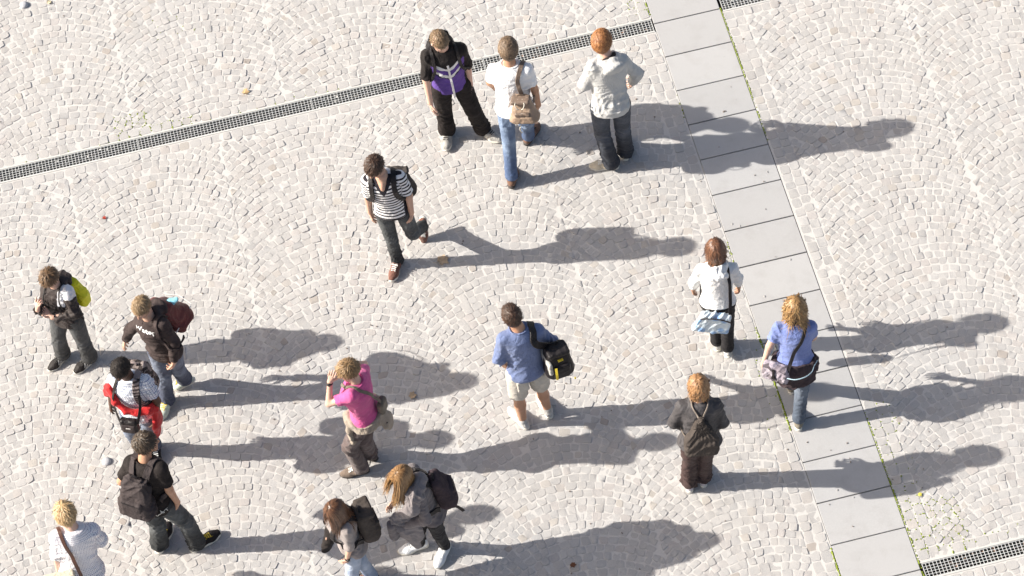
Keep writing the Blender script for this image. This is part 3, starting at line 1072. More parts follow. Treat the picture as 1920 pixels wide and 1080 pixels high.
def make_body(B, spec, mats):
    s, j = B.s, B.j
    hy, hp, hr_ = spec['head']
    ax = head_frame(B, rad(hy), rad(hp), rad(hr_))
    B.hax = ax
    main = [B.loft(-.15, 1.04, -.020)]
    r0, r1, r2, r3 = arm_radii(B)
    main.append(cap(B.Nk - B.u * .05 * s, B.Nk + (j['head'] - B.Nk) * .35, .058 * s * (.9 if B.female else 1), .054 * s * (.9 if B.female else 1), .03))
    fine = head_prims(B, ax, B.hs)
    for q in 'lr':
        S, E, W, G_ = j['s' + q], j['e' + q], j['w' + q], j['g' + q]
        S = sh_pt(B, q)
        main += [cap(S, E, r0 * .88, r1 * .95, .035), cap(E, W, r2, r3, .012)]
        Hh, K, A_, T_ = j['h' + q], j['k' + q], j['a' + q], j['t' + q]
        lg = .72 if spec.get('covered', True) else 1.0
        main += [cap(Hh, K, .078 * s * lg, .052 * s * lg, .04), cap(K, K + (A_ - K) * .35, .051 * s * lg, .053 * s * lg, .02), cap(K + (A_ - K) * .35, A_, .053 * s * lg, .036 * s, .02),
                 cap(A_, A_ + (T_ - A_) * .8 + np.array([0, 0, .0]), .034 * s, .024 * s, .02)]
    v1, q1 = mesh_field(main, .0135)
    v2, q2 = mesh_field(fine, .0054)
    V, Q = [v1, v2], [q1, q2 + len(v1)]
    n = len(v1) + len(v2)
    for q in 'lr':
        E, W, G_ = j['e' + q], j['w' + q], j['g' + q]
        hs = spec.get('hand_' + q, {})
        med = (B.lh if q == 'r' else -B.lh)
        pr = hand_prims(W, G_, q, med, s * (0.93 if B.female else 1), **hs)
        pr += [cap(W - (W - E) * .25, W, r3 + (r2 - r3) * .25, r3 * .98, .012), cap(W, W + unit(G_ - W) * .03 * s, r3 * .95, r3 * .8, .012)]
        v3, q3 = mesh_field(pr, .0042)
        V.append(v3); Q.append(q3 + n); n += len(v3)
    V, Q = np.concatenate(V), np.concatenate(Q)
    hl = (V - j['head']) @ ax.T / B.hs
    lip = np.exp(-((hl[:, 0] / .020) ** 2 + ((hl[:, 2] + .071) / .009) ** 2)) * (hl[:, 1] > .07)
    cheek = np.exp(-(((np.abs(hl[:, 0]) - .045) / .022) ** 2 + ((hl[:, 2] + .03) / .022) ** 2)) * (hl[:, 1] > .03)
    o = mesh_obj('person', V, Q, mats['skin'], None, True, {'lip': lip, 'cheek': cheek}, loc=B.base)
    o['label'] = spec['label']; o['category'] = 'person'
    o['group'] = 'young people crossing the square'
    # eyes and brows
    s = B.hs
    P = lambda x, y, z: j['head'] + (ax[0] * x + ax[1] * y + ax[2] * z) * s
    for sg in (-1, 1):
        v, q = mesh_field([ell(P(.031 * sg, .083, .002), ax, np.array([.0135, .008, .0065]) * s, .003)], .0036)
        mesh_obj('eye', v, q, mats['eye'], o)
    B.obj = o
    return o


def hair_mask(q, s, low, front, side):
    """signed: positive where no hair. q = head-local metres"""
    x, y, z = q[:, 0] / s, q[:, 1] / s, q[:, 2] / s
    line = np.interp(y, [-.12, -.05, -.015, .02, .055, .085], [low, low, side, side + .01, front - .02, front])
    return (line - z) * s * .75


def make_hair(B, o, h, mat, seed):
    """cap of hair plus many separate locks"""
    s, ax, C = B.hs, B.hax, B.j['head']
    r = np.random.default_rng(seed)
    kind = h['kind']
    th = h.get('thick', .016)
    low, front, side = h.get('low', -.075), h.get('front', .055), h.get('side', -.012)
    cc = C + (ax[1] * -.012 + ax[2] * .022) * s
    R0 = np.array([.074, .094, .100]) * s
    off = (ax[1] * -.012 + ax[2] * .022) * s
    cap_r = R0 + th * s * (0.72 if kind != 'buzz' else 1)
    def ex(d, q, p):
        return np.maximum(d, hair_mask(q + np.array([0, -.012, .022]) * s, s, low, front, side))
    prims = [ell(cc, ax, cap_r, .01, ex)]
    if kind in ('short', 'curly', 'buzz'):
        prims.append(ell(C + (ax[1] * -.045 - ax[2] * .03) * s, ax, np.array([.062, .052, .058]) * s + th * .6, .02,
                         lambda d, q, p: np.maximum(d, (low - ((p - C) @ ax[2]) / s) * s)))
    for e in h.get('blobs', ()):
        prims.append(ell(C + (ax[0] * e[0] + ax[1] * e[1] + ax[2] * e[2]) * s, ax, np.array(e[3:6]) * s, .03))
    v, q = mesh_field(prims, .0075)
    nrm = vnormals(v, q)
    amp = {'buzz': .0015, 'short': .004, 'curly': .006, 'long': .004}[kind]
    fr = {'buzz': 300, 'short': 160, 'curly': 190, 'long': 150}[kind]
    v = v + nrm * (folds(v, seed, ax[0] + .4 * ax[1], fr, .9) * amp)[:, None]
    V, Q, A = [v], [np.column_stack([q])], [r.uniform(.35, .55, len(v))]
    n = len(v)
    # roots spread over the scalp
    nroot = h.get('n', 520)
    i = np.arange(nroot * 2)
    ph = np.arccos(1 - 1.55 * (i + .5) / len(i))
    tt = i * 2.39996
    dirs = np.column_stack([np.sin(ph) * np.cos(tt), np.sin(ph) * np.sin(tt), np.cos(ph)])
    dirs += r.normal(size=dirs.shape) * .03
    dirs /= np.linalg.norm(dirs, axis=1)[:, None]
    ql = dirs * cap_r
    m = hair_mask(ql + np.array([0, -.012, .022]) * s, s, low, front, side)
    ql = ql[m < -.004]
    if len(ql) > nroot:
        ql = ql[r.permutation(len(ql))[:nroot]]
    root = cc + ql @ ax
    rn = ((ql / cap_r ** 2) @ ax)
    rn /= np.linalg.norm(rn, axis=1)[:, None]
    crown = np.array(h.get('crown', (0.01, -.055, .10))) * s
    fl = (ql - crown)                                    # combed away from the crown
    if kind == 'long':
        part = h.get('part', .01) * s
        sx = np.sign(ql[:, 0] - part + 1e-4)
        fl = np.column_stack([sx * .6, np.where(ql[:, 1] < -.02, -.8, -.25), -.9 * np.ones(len(ql))])
    fl = fl @ ax
    fl -= (fl * rn).sum(1)[:, None] * rn
    fl /= np.linalg.norm(fl, axis=1)[:, None] + 1e-9
    ln = h.get('len', .05) * s * r.uniform(.7, 1.15, len(root))
    ln[r.random(len(root)) < .12] *= 1.25
    if kind == 'long':
        nseg = 9
        col = [ell(cc, ax, cap_r * .98, .02), ell(C + (ax[1] * .03 - ax[2] * .03) * s, ax, np.array([.062, .07, .085]) * s, .02),
               B.loft(-.1, 1.04, .02), cap(B.j['sl'], B.j['el'], .07 * s, .055 * s), cap(B.j['sr'], B.j['er'], .07 * s, .055 * s),
               cap(B.Nk - B.u * .05, C, .06 * s, .06 * s)]
        p, d = root.copy(), fl.copy()
        paths = [p.copy()]
        wave = h.get('wave', 0.22)
        w0 = r.uniform(0, 6.28, len(root)); wx = r.normal(size=(len(root), 3))
        tipdir = np.array(h.get('fall', (0, 0, -1.0)))
        for k in range(nseg):
            d = d * .62 + unit(tipdir) * .38
            d /= np.linalg.norm(d, axis=1)[:, None]
            p = p + d * (ln / nseg)[:, None] + wx * (wave * np.sin(w0 + k * 1.5))[:, None] * .012
            dd = field_eval(col, p)
            pen = np.maximum(.006 - dd, 0)
            if pen.max() > 0:
                p = p + field_grad(col, p) * pen[:, None]
            paths.append(p.copy())
        wid = h.get('w', .013) * s * .78
    else:
        nseg = 3 if kind != 'curly' else 8
        lift = h.get('lift', .35)
        fly = r.random(len(root)) < .18
        ln = np.where(fly, ln * 1.25, ln)
        lf_ = np.where(fly, lift * 1.5 + .12, lift)
        paths = []
        curl_r = h.get('curl', .0) * s
        b2 = np.cross(rn, fl)
        w0 = r.uniform(0, 6.28, len(root))
        sg = r.choice([-1, 1], len(root))
        for k in range(nseg + 1):
            t = k / nseg
            p = root + fl * (ln * t)[:, None] + rn * (lf_ * ln * (t - .75 * t * t))[:, None] + r.normal(size=root.shape) * (.0015 + .0055 * t)
            if curl_r:
                a = w0 + sg * 7.5 * t
                p = root + rn * (ln * .42 * t)[:, None] + fl * (ln * .25 * t)[:, None] + (fl * np.cos(a)[:, None] + b2 * np.sin(a)[:, None]) * curl_r
            paths.append(p)
        wid = h.get('w', .0065) * s
    paths = np.array(paths)                              # seg x root x 3
    ns, nr = paths.shape[:2]
    rnd = r.uniform(0, 1, nr)
    verts = np.zeros((nr, ns, 3, 3)); 
    for k in range(ns):
        td = paths[min(k + 1, ns - 1)] - paths[max(k - 1, 0)]
        td /= np.linalg.norm(td, axis=1)[:, None] + 1e-9
        ctr = C if kind != 'long' else np.array([C[0], C[1], 0]) + np.array([0, 0, 1]) * np.minimum(paths[k][:, 2:3], C[2])
        on = paths[k] - ctr
        sd_ = np.cross(td, on)
        sd_ /= np.linalg.norm(sd_, axis=1)[:, None] + 1e-9
        up = np.cross(sd_, td)
        t = k / (ns - 1)
        w = wid * (1.0 if kind == 'long' else np.where(fly, .5, 1.0)) * (1.0 if t < .55 else max(.12, 1 - (t - .55) * 1.9)) * (.8 + .4 * rnd)
        verts[:, k, 0] = paths[k] - sd_ * w[:, None] / 2
        verts[:, k, 1] = paths[k] + up * (w * .30)[:, None]
        verts[:, k, 2] = paths[k] + sd_ * w[:, None] / 2
    idx = np.arange(nr * ns * 3).reshape(nr, ns, 3) + n
    F = []
    for a in (0, 1):
        F.append(np.stack([idx[:, :-1, a], idx[:, :-1, a + 1], idx[:, 1:, a + 1], idx[:, 1:, a]], -1).reshape(-1, 4))
    V.append(verts.reshape(-1, 3)); Q += F
    A.append((rnd[:, None, None] * .75 + .3 * np.linspace(0, 1, ns)[None, :, None] + np.zeros((1, 1, 3))).clip(0, 1).ravel())
    mesh_obj('hair', np.concatenate(V), np.concatenate(Q), mat, o, True, {'rnd': np.concatenate(A)})
    # brows
    if h.get('brows', True):
        P = lambda x, y, z: C + (ax[0] * x + ax[1] * y + ax[2] * z) * s
        for sg in (-1, 1):
            v, q = mesh_field([cap(P(.014 * sg, .0925, .018), P(.046 * sg, .078, .022), .0048 * s, .0035 * s)], .0030)
            mesh_obj('eyebrow', v, q, mat, o, True, {'rnd': np.full(len(v), .2)})


def garment_attrs(B, v):
    """coordinates for printed patterns: tl = torso left/forward/up (m), gu/gv = around/along in metres, arm flag"""
    x, y, t = B.local(v)
    best = np.full(len(v), 9.0)
    arm = np.zeros(len(v))
    gu = np.arctan2(x, y) * .15
    gv = t * B.L
    j = B.j
    dt = B.loft(-.2, 1.05, .0).fn(v)
    for i, q in enumerate('lr'):
        S, E, W = j['s' + q], j['e' + q], j['w' + q]
        acc = 0
        for a, b in ((S, E), (E, W)):
            ba = b - a; L = np.linalg.norm(ba)
            tt = np.clip((v - a) @ ba / L ** 2, 0, 1)
            c = v - a - tt[:, None] * ba
            d = np.linalg.norm(c, axis=1) - .045
            m = (d < best) & (d < dt)
            best = np.where(m, d, best)
            e1 = unit(np.cross(ba, B.u + .3)); e2 = unit(np.cross(ba, e1))
            gu = np.where(m, np.arctan2(c @ e1, c @ e2) * .055, gu)
            tu_ = (v - a) @ ba / L ** 2
            gv = np.where(m, -(acc + (np.minimum(tu_, 1) if acc == 0 else np.maximum(tu_, 0)) * L), gv)
            arm = np.where(m, i + 1.0, arm)
            acc += L
    return {'tl': np.column_stack([x, y, t * B.L]), 'gu': gu, 'gv': gv, 'arm': arm}


def sh_pt(B, q):
    S = B.j['s' + q]
    m = (B.j['sl'] + B.j['sr']) / 2
    return m + (S - m) * .90 - B.u * .028 * B.s


def top_prims(B, g):
    s, j = B.s, B.j
    sl = g.get('slack', .012)
    pr = [B.loft(g.get('hem', -.06), g.get('neck', 1.0), sl, .03, g.get('flare', .05))]
    if B.female and g.get('bust', True):
        for sg in (-1, 1):
            pr.append(ell(B.at(.07 * sg * s, .095 * s, .66), B.axes(.7), np.array([.07, .055, .075]) * s * B.g, .04))
    r0, r1, r2, r3 = arm_radii(B)
    n = g.get('sleeve', 2.0)                    # 1 = elbow, 2 = wrist
    sw = g.get('sw', .016)
    for q in 'lr':
        nq = g.get('sleeve_' + q, n)
        S, E, W = sh_pt(B, q), j['e' + q], j['w' + q]
        if nq <= 0:
            continue
        nb = B.Nk - B.u * .055 * s + (S - B.Nk) * .12
        pr.append(cap(nb, S + B.u * .004 * s, .052 * s + sl * .6, r0 * .86 + sl * .6, .05))
        if nq <= 1:
            D = unit(E - S)
            cpt = S + (E - S) * nq
            pr.append(cap(S, S + (E - S) * min(nq + .15, 1.1), r0 * .95 + sw * .35, r1 + sw + (r0 - r1) * (1 - nq), .045, [(cpt, D)]))
        else:
            pr.append(cap(S, E, r0 * .95 + sw * .35, r1 + sw, .045))
            D = unit(W - E)
            cpt = E + (W - E) * (nq - 1)
            pr.append(cap(E, E + (W - E) * min(nq - 1 + .1, 1.1), r1 + sw, r3 + sw * .9 + (r2 - r3) * (2 - nq), .02, [(cpt, D)]))
            if g.get('cuff'):
                pr.append(cap(cpt - D * .05, cpt - D * .012, r3 + sw * 1.25 + (r2 - r3) * (2 - nq), r3 + sw * 1.1 + (r2 - r3) * (2 - nq), .01))
    return pr


def make_top(B, o, g, mat, name='shirt'):
    pr = top_prims(B, g)
    B.top = pr
    v, q = mesh_field(pr, g.get('vox', .0095))
    n = vnormals(v, q)
    at = garment_attrs(B, v)
    amp = g.get('fold', .006)
    f = folds(v, B.seed + 7, B.u * .8 + B.ls * .45, g.get('freq', 55), .6)
    f2 = folds(v, B.seed + 19, B.u, 95, .5)
    env = np.where(at['arm'] > .5, 1.0, np.clip(1.25 - at['tl'][:, 2] / B.L, .25, 1.0) * np.clip((at['tl'][:, 2] / B.L - g.get('hem', -.06)) / .14, .12, 1))
    v = v + n * ((f * amp * 1.7 + f2 * amp * .35) * env)[:, None]
    t = mesh_obj(name, v, q, mat, o, True, at)
    B.topobj = t
    return t


def make_hood(B, o, mat, inner=None, size=1.0):
    """hood lying on the upper back"""
    s = B.s * size
    pts = []
    for a in np.linspace(-2.75, 2.75, 9):           # 0 = back
        x = math.sin(a) * .088 * s
        y = -math.cos(a) * .080 * s
        back = (math.cos(a) + 1) / 2
        pts.append(B.at(x, y - .012 * s, .985 - .02 * (1 - back) + .035 * back))
    pr = [cap(pts[i], pts[i + 1], (.020 + .016 * (1 - abs(i - 3.5) / 4)) * s, (.020 + .016 * (1 - abs(i - 2.5) / 4)) * s, .03) for i in range(8)]
    A = B.axes(.9)
    pr.append(ell(B.at(0, -.135 * s, .93), np.array([A[0], unit(A[1] * .8 + A[2] * .6), unit(A[2] * .8 - A[1] * .6)]), np.array([.105, .045, .095]) * s, .05))
    v, q = mesh_field(pr, .008)
    n = vnormals(v, q)
    v = v + n * (folds(v, B.seed + 3, B.ls, 60, .6) * .007)[:, None]
    return mesh_obj('hood', v, q, mat, o, True, garment_attrs(B, v))


def make_trousers(B, o, g, mat, name='trousers'):
    s, j = B.s, B.j
    k = g.get('w', 1.0) * (0.5 + .5 * B.g)
    top = g.get('waist', .10)
    pr = [B.loft(-.13, top, g.get('slack', .010), .04)]
    hem = g.get('hem', 2.0)
    for q in 'lr':
        H, K, A_ = j['h' + q], j['k' + q], j['a' + q]
        H2 = H + (K - H) * .04
        if hem <= 1:
            c = H + (K - H) * hem
            pr.append(cap(H2, K, .094 * s * k, .084 * s * k, .014, [(c, unit(K - H))]))
        else:
            pr.append(cap(H2, K, .088 * s * k, .068 * s * k * g.get('knee', 1.0), .014))
            D = unit(A_ - K)
            e = K + (A_ - K) * (hem - 1) + D * .03 * s
            pr.append(cap(K, e + D * .05, .068 * s * k * g.get('knee', 1.0), .060 * s * k * g.get('ankle', 1.0), .012, [(e, D)]))
            if g.get('bunch', True):
                pr.append(cap(e - D * .05 * s, e - D * .03 * s, .066 * s * k * g.get('ankle', 1.0), .064 * s * k * g.get('ankle', 1.0), .012))
    v, q = mesh_field(pr, .0100)
    n = vnormals(v, q)
    z = v[:, 2]
    kz = (j['kl'][2] + j['kr'][2]) / 2
    env = .45 + .7 * np.exp(-((z - kz) / (.12 * s)) ** 2) + 1.1 * np.exp(-((z - .13 * s) / (.11 * s)) ** 2) + .4 * np.exp(-((z - B.P[2] + .06) / .08) ** 2)
    amp = g.get('fold', .006)
    v = v + n * ((folds(v, B.seed + 31, np.array([0, 0, 1.0]), 58, .75) + .3 * folds(v, B.seed + 5, np.array([.3, .1, 1.0]), 100, .7)) * amp * 1.05 * env)[:, None]
    wear = np.zeros(len(v))
    for q_ in 'lr':
        for pnt, rr in ((j['k' + q_], .13), (j['h' + q_] * .6 + j['k' + q_] * .4, .15)):
            wear = np.maximum(wear, np.exp(-(np.linalg.norm(v - pnt, axis=1) / rr / s) ** 2))
    return mesh_obj(name, v, q, mat, o, True, {'wear': wear, 'gv': z})


def foot_frame(B, q):
    a, t = B.j['a' + q], B.j['t' + q]
    v = t - a
    fh = unit([v[0], v[1], 0])
    if abs(v[2]) > .95 * np.linalg.norm(v):
        fh = unit(np.cross(B.lh, [0, 0, 1.0])) * -1
        fh = unit(np.cross(B.lh, np.array([0, 0, 1.0])))
    ang = math.atan2(v[2], v @ fh) - math.atan2(-.055, .166)
    z = np.array([0, 0, 1.0])
    f = fh * math.cos(ang) + z * math.sin(ang)
    u = -fh * math.sin(ang) + z * math.cos(ang)
    return a - u * .085 * B.s, f, np.cross(u, f), u


def make_shoes(B, o, sh, mats):
    s = B.s * sh.get('size', 1.0)
    for q in 'lr':
        O, f, l, u = foot_frame(B, q)
        if abs(u[2]) > .97:
            O = O.copy(); O[2] = 0.002
        P = lambda x, y, z: O + f * x * s + l * y * s + u * z * s
        th = sh.get('sole', .026)
        sg = -1 if q == 'l' else 1
        cutp = [(P(0, 0, th * .7), -u)]
        pr = [cap(P(-.030, 0, .048), P(.035, 0, .058), .038 * s, .042 * s, .03, cutp), cap(P(.035, 0, .055), P(.125, .004 * sg, .036), .043 * s, .043 * s, .03, cutp, (u, .85)),
              cap(P(.125, .004 * sg, .034), P(.178, .002 * sg, .030), .043 * s, .033 * s, .03, cutp, (u, .78)),
              cap(P(-.004, 0, .07), P(-.008, 0, sh.get('top', .10)), .042 * s, .041 * s, .02)]
        v, qd = mesh_field(pr, .0068)
        hl = (v - O) @ np.array([f, l, u]).T / s
        shoe = mesh_obj('shoe', v, qd, mats['shoe'], o, True, {'fl': hl})
        # sole
        xs = [(-.072, 0), (-.066, .022), (-.045, .035), (0, .036), (.05, .037), (.10, .047), (.15, .047), (.19, .034), (.212, .014), (.216, 0)]
        out = [(x, y) for x, y in xs] + [(x, -y) for x, y in xs[-2:0:-1]]
        rings = []
        for k_, z in ((.93, 0.0), (1.0, .006), (1.0, th - .005), (.95, th)):
            rings.append([P(.07 + (x - .07) * k_, y * k_ + .004 * sg * (x > .08), z + (.012 * max(0, x - .15) / .06)) for x, y in out])
        G = Geo(); G.ring_stack(rings[::1])
        so = G.build('sole', mats['sole'], shoe, True)
        if sh.get('laces', True):
            G = Geo()
            for i in range(5):
                x = .070 + i * .016
                zz = .098 - i * .0085
                G.box(P(x, 0, zz + .002), .0045 * s, .022 * s, .0035 * s, np.array([unit(f - u * .5), l, unit(u + f * .5)]))
            for sg2 in (-1, 1):
                G.tube([P(.066, .004 * sg2, .101), P(.058, .022 * sg2, .108), P(.074, .032 * sg2, .098)], .003 * s, 5)
            G.build('laces', mats['laces'], shoe)


# ---------------------------------------------------------------- straps and bags
def spline(pts, n):
    P_ = np.asarray(pts, float)
    P_ = np.vstack([2 * P_[0] - P_[1], P_, 2 * P_[-1] - P_[-2]])
    out = []
    for i in range(1, len(P_) - 2):
        for t in np.linspace(0, 1, n, endpoint=False):
            a, b, c, d = P_[i - 1:i + 3]
            out.append(.5 * (2 * b + (c - a) * t + (2 * a - 5 * b + 4 * c - d) * t * t + (3 * b - a - 3 * c + d) * t ** 3))
    out.append(P_[-2])
    return np.array(out)


def strap(B, ctrl, width, mat, parent, name='strap', thick=.006, off=.006, n=8, world=False, extra=None):
    """a band laid over the clothes through torso points (x, y, t)"""
    P_ = np.array([c if world else B.at(*c) for c in ctrl])
    pts = spline(P_, n)
    fld = B.top + (extra or [])
    d = field_eval(fld, pts)
    near = d < .035
    pp = push_out(fld, pts, off)
    pts = np.where(near[:, None], pp, pts)
    for _ in range(2):
        pts[1:-1] = .25 * pts[:-2] + .5 * pts[1:-1] + .25 * pts[2:]
    d = field_eval(fld, pts)
    pts = pts + field_grad(fld, pts) * np.maximum(off - d, 0)[:, None]
    nr = field_grad(fld, pts)
    if not near.all():
        far = ~near
        nr[far] = nr[far] * .5 + np.array([0, 0, .01])
    G = Geo()
    G.strip(pts, width, thick, nr)
    return G.build(name, mat, parent, False)


def bag_obj(B, name, label, cat, anchor):
    e = bpy.data.objects.new(name, None)
    COL.objects.link(e)
    e.location = B.base + anchor
    e['label'] = label; e['category'] = cat
    e['group'] = 'bags carried by the young people'
    return e


def part(e, B, name, v, q, mat, smooth=True, attrs=None):
    """a part built in the person's coordinates, moved under its bag"""
    sh = np.asarray(e.location) - B.base
    return mesh_obj(name, v - sh, q, mat, e, smooth, attrs)


def soft(prims, vox, seed, axis, amp=.006, freq=55, spread=.6):
    v, q = mesh_field(prims, vox)
    n = vnormals(v, q)
    return v + n * (folds(v, seed, axis, freq, spread) * amp)[:, None], q


def rebase(child, e, B):
    sh = Vector(np.asarray(e.location) - B.base)
    child.data.transform(Matrix.Translation(-sh))
    child.parent = e
    return child


def backpack(B, label, mat, mat_strap, cfg):
    s = B.s
    w, h, d = cfg.get('size', (.15, .215, .085))
    t0, x0 = cfg.get('t', .52), cfg.get('x', 0.0)
    y0 = -(.108 * s * B.g + .015) - d * .80 + cfg.get('dy', 0)
    ctr = B.at(x0, y0, t0)
    A = B.axes(.75)
    tilt = cfg.get('tilt', 0.0)
    roll = cfg.get('roll', 0.0)
    A = np.array([A[0] * math.cos(roll) + A[2] * math.sin(roll), A[1], A[2] * math.cos(roll) - A[0] * math.sin(roll)])
    A = np.array([A[0], A[1] * math.cos(tilt) + A[2] * math.sin(tilt), A[2] * math.cos(tilt) - A[1] * math.sin(tilt)])
    e = bag_obj(B, cfg.get('name', 'backpack'), label, cfg.get('cat', 'backpack'), ctr)
    P = lambda x, y, z: ctr + A[0] * x + A[1] * y + A[2] * z
    def shape(q):
        q = q.copy()
        k = 1 + cfg.get('taper', .22) * np.clip(q[:, 2] / h, -.6, 1)
        q[:, 0] *= k
        q[:, 1] = (q[:, 1] - d) * (1 + cfg.get('taper', .22) * 1.3 * np.clip(q[:, 2] / h, -.3, 1)) + d
        return q
    v, q = soft([rbox(ctr, A, (w, d, h), min(d * .8, .065), .02, shape)], .0085, B.seed + 2, A[2] + .5 * A[0], cfg.get('fold', .007), 45)
    loc = (v - ctr) @ A.T
    part(e, B, 'pack_body', v, q, mat, True, {'tl': loc})
    if cfg.get('pocket', True):
        pc = P(0, -d * .92, -h * .38)
        v, q = soft([rbox(pc, A, (w * .74, d * .42, h * .46), d * .38, .02)], .0085, B.seed + 4, A[2], .005, 50)
        part(e, B, 'pocket', v, q, cfg.get('mat_pocket', mat), True, {'tl': (v - ctr) @ A.T})
        zp = Geo()
        zp.strip([P(x, -d * 1.30, -h * .38 + h * .36) for x in np.linspace(-w * .6, w * .6, 8)], .010, .004, [-A[1] + .4 * A[2]] * 8)
        rebase(zp.build('zip', mat_strap, None), e, B)
    if cfg.get('lid', False):
        v, q = soft([rbox(P(0, -d * .28, h * .86), A, (w * .86, d * .85, h * .16), h * .13, .02)], .0085, B.seed + 6, A[0], .006, 50)
        part(e, B, 'lid', v, q, cfg.get('mat_pocket', mat), True, {'tl': (v - ctr) @ A.T})
    hg = Geo()
    hg.strip(spline([P(-.035, d * .45, h * .86), P(-.025, d * .30, h * 1.06), P(.025, d * .30, h * 1.06), P(.035, d * .45, h * .86)], 5), .018, .006, [A[2]] * 16)
    rebase(hg.build('grab_handle', mat_strap, None), e, B)
    for sg in cfg.get('straps', (-1, 1)):
        xs = cfg.get('sx', .088) * s * sg
        ys = .115 * s * B.g
        tt_ = t0 + h * .86 / B.L
        start = [(x0 + (xs - x0) * .35 + .0 * sg, y0 + d * .55, tt_)] if tt_ < .72 else []
        st = strap(B, start + [(xs * .75, -ys - .03, .80), (xs * .85, -ys * .75, .95), (xs * .98, -.005, 1.02), (xs * 1.0, ys * .85, .92), (xs * 1.08, ys * 1.15, .72),
                       (xs * 1.3, ys * 1.05, .52), (xs * 1.75, ys * .2, .36), (xs * 1.6, -ys * .95, .30)], cfg.get('sw', .055) * s, cfg.get('mat_strap2', mat_strap), None, 'strap', .010, .006)
        rebase(st, e, B)
    return e, P, A, (w, d, h)


def drawstring(B, label, mat, mat_cord, cfg):
    """gym bag pulled shut at the neck"""
    s = B.s
    w, h, d = cfg.get('size', (.15, .20, .06))
    t0, x0 = cfg.get('t', .50), cfg.get('x', 0.0)
    y0 = -(.108 * s * B.g + .02) - d * .75
    ctr = B.at(x0, y0, t0)
    A = B.axes(.7)
    e = bag_obj(B, 'drawstring_bag', label, 'bag', ctr)
    P = lambda x, y, z: ctr + A[0] * x + A[1] * y + A[2] * z
    def shape(q):
        q = q.copy()
        up = np.clip((q[:, 2] + h * .15) / (h * 1.15), 0, 1)
        k = 1 + 1.9 * up ** 1.7
        q[:, 0] *= k; q[:, 1] = (q[:, 1] - d * .4) * (1 + .8 * up) + d * .4
        return q
    v, q = mesh_field([rbox(ctr, A, (w, d, h), .05, .02, shape), cap(P(0, d * .3, h * .93), P(0, d * .2, h * 1.07), .018, .032, .02)], .0072)
    n = vnormals(v, q)
    l = (v - ctr) @ A.T
    ang = np.arctan2(l[:, 0], (h * 1.02 - l[:, 2]))
    up = np.clip((l[:, 2] + h * .5) / (h * 1.4), 0, 1)
    v = v + n * (np.sin(ang * 34 + 2 * np.sin(l[:, 2] * 30)) * .0075 * up + folds(v, B.seed, A[2] + A[0] * .4, 45, .6) * .006)[:, None]
    part(e, B, 'bag_body', v, q, mat, True, {'tl': l})
    for sg in (-1, 1):
        xs = .085 * s * sg
        ys = .115 * s * B.g
        c = strap(B, [(x0, y0 - .01, t0 + h * .97 / B.L), (xs * .6, -ys * .8, .93), (xs, 0, 1.02), (xs * 1.1, ys, .85), (xs * 1.45, ys * .9, .55), (xs * 1.9, 0, .34), (xs * 1.3, -ys * 1.1, .2)],
                  .012, mat_cord, None, 'cord', .008, .006)
        rebase(c, e, B)
    return e


def collar(B, o, mat, r=.0075, t=.985, w=1.0):
    """ribbed neckline"""
    pts = [B.at(math.sin(a) * .083 * B.s * w, math.cos(a) * .070 * B.s * w + (.004), t - .022 * math.cos(a)) for a in np.linspace(0, 2 * math.pi, 19)]
    pts = push_out(B.top, np.array(pts), .003)
    G = Geo(); G.tube(pts, r * B.s, 6)
    return G.build('neckline', mat, o, True)


def back_pockets(B, o, mat):
    """patch pockets on the seat"""
    for sg in (-1, 1):
        c0 = B.at(sg * .078 * B.s, -.110 * B.s * B.g, -.155)
        A = B.axes(0)
        v, q = mesh_field([rbox(c0, np.array([A[0], unit(A[1] - .12 * A[2]), unit(A[2] + .12 * A[1])]), (.056, .016, .062), .012, .01)], .008)
        mesh_obj('back_pocket', v, q, mat, o, True, {'wear': np.full(len(v), .5)})
# ================================================================== materials of the people
def skin_mat(name, col, lip):
    m, t, p, _ = new_mat(name)
    c = mix_col(t, noise(t, 22, 3), shade(col, .90), shade(col, 1.10))
    c = mix_col(t, math_node(t, 'MULTIPLY', attr(t, 'cheek'), .35), c, (col[0] * 1.0, col[1] * .72, col[2] * .68))
    c = mix_col(t, math_node(t, 'MULTIPLY', attr(t, 'lip'), .85), c, lip)
    t.links.new(c, p.inputs['Base Color'])
    p.inputs['Roughness'].default_value = .5
    p.inputs['Subsurface Weight'].default_value = .12
    p.inputs['Subsurface Radius'].default_value = (.010, .004, .002)
    p.inputs['Specular IOR Level'].default_value = .35
    return m


def hair_mat(name, dark, light, rough=.42):
    m, t, p, _ = new_mat(name)
    c = mix_col(t, attr(t, 'rnd'), dark, light)
    c = mix_col(t, ramp(t, noise(t, 55, 3, .7), [(.35, 0.0), (.7, .55)]), c, shade(dark, .75))
    t.links.new(c, p.inputs['Base Color'])
    p.inputs['Roughness'].default_value = rough
    p.inputs['Specular IOR Level'].default_value = .45
    return m


def tl_xyz(t):
    s_ = t.nodes.new('ShaderNodeSeparateXYZ')
    t.links.new(attr(t, 'tl', 'Vector'), s_.inputs[0])
    return s_.outputs


def band(t, v, lo, hi):
    return math_node(t, 'MULTIPLY', math_node(t, 'GREATER_THAN', v, lo), math_node(t, 'LESS_THAN', v, hi))


def fab(m_t_p, c, bs=.35, rough=.85):
    m, t, p, _ = m_t_p
    t.links.new(c, p.inputs['Base Color'])
    p.inputs['Roughness'].default_value = rough
    p.inputs['Specular IOR Level'].default_value = .2
    p.inputs['Sheen Weight'].default_value = .03
    wrinkle_bump(t, p, bs)
    return m


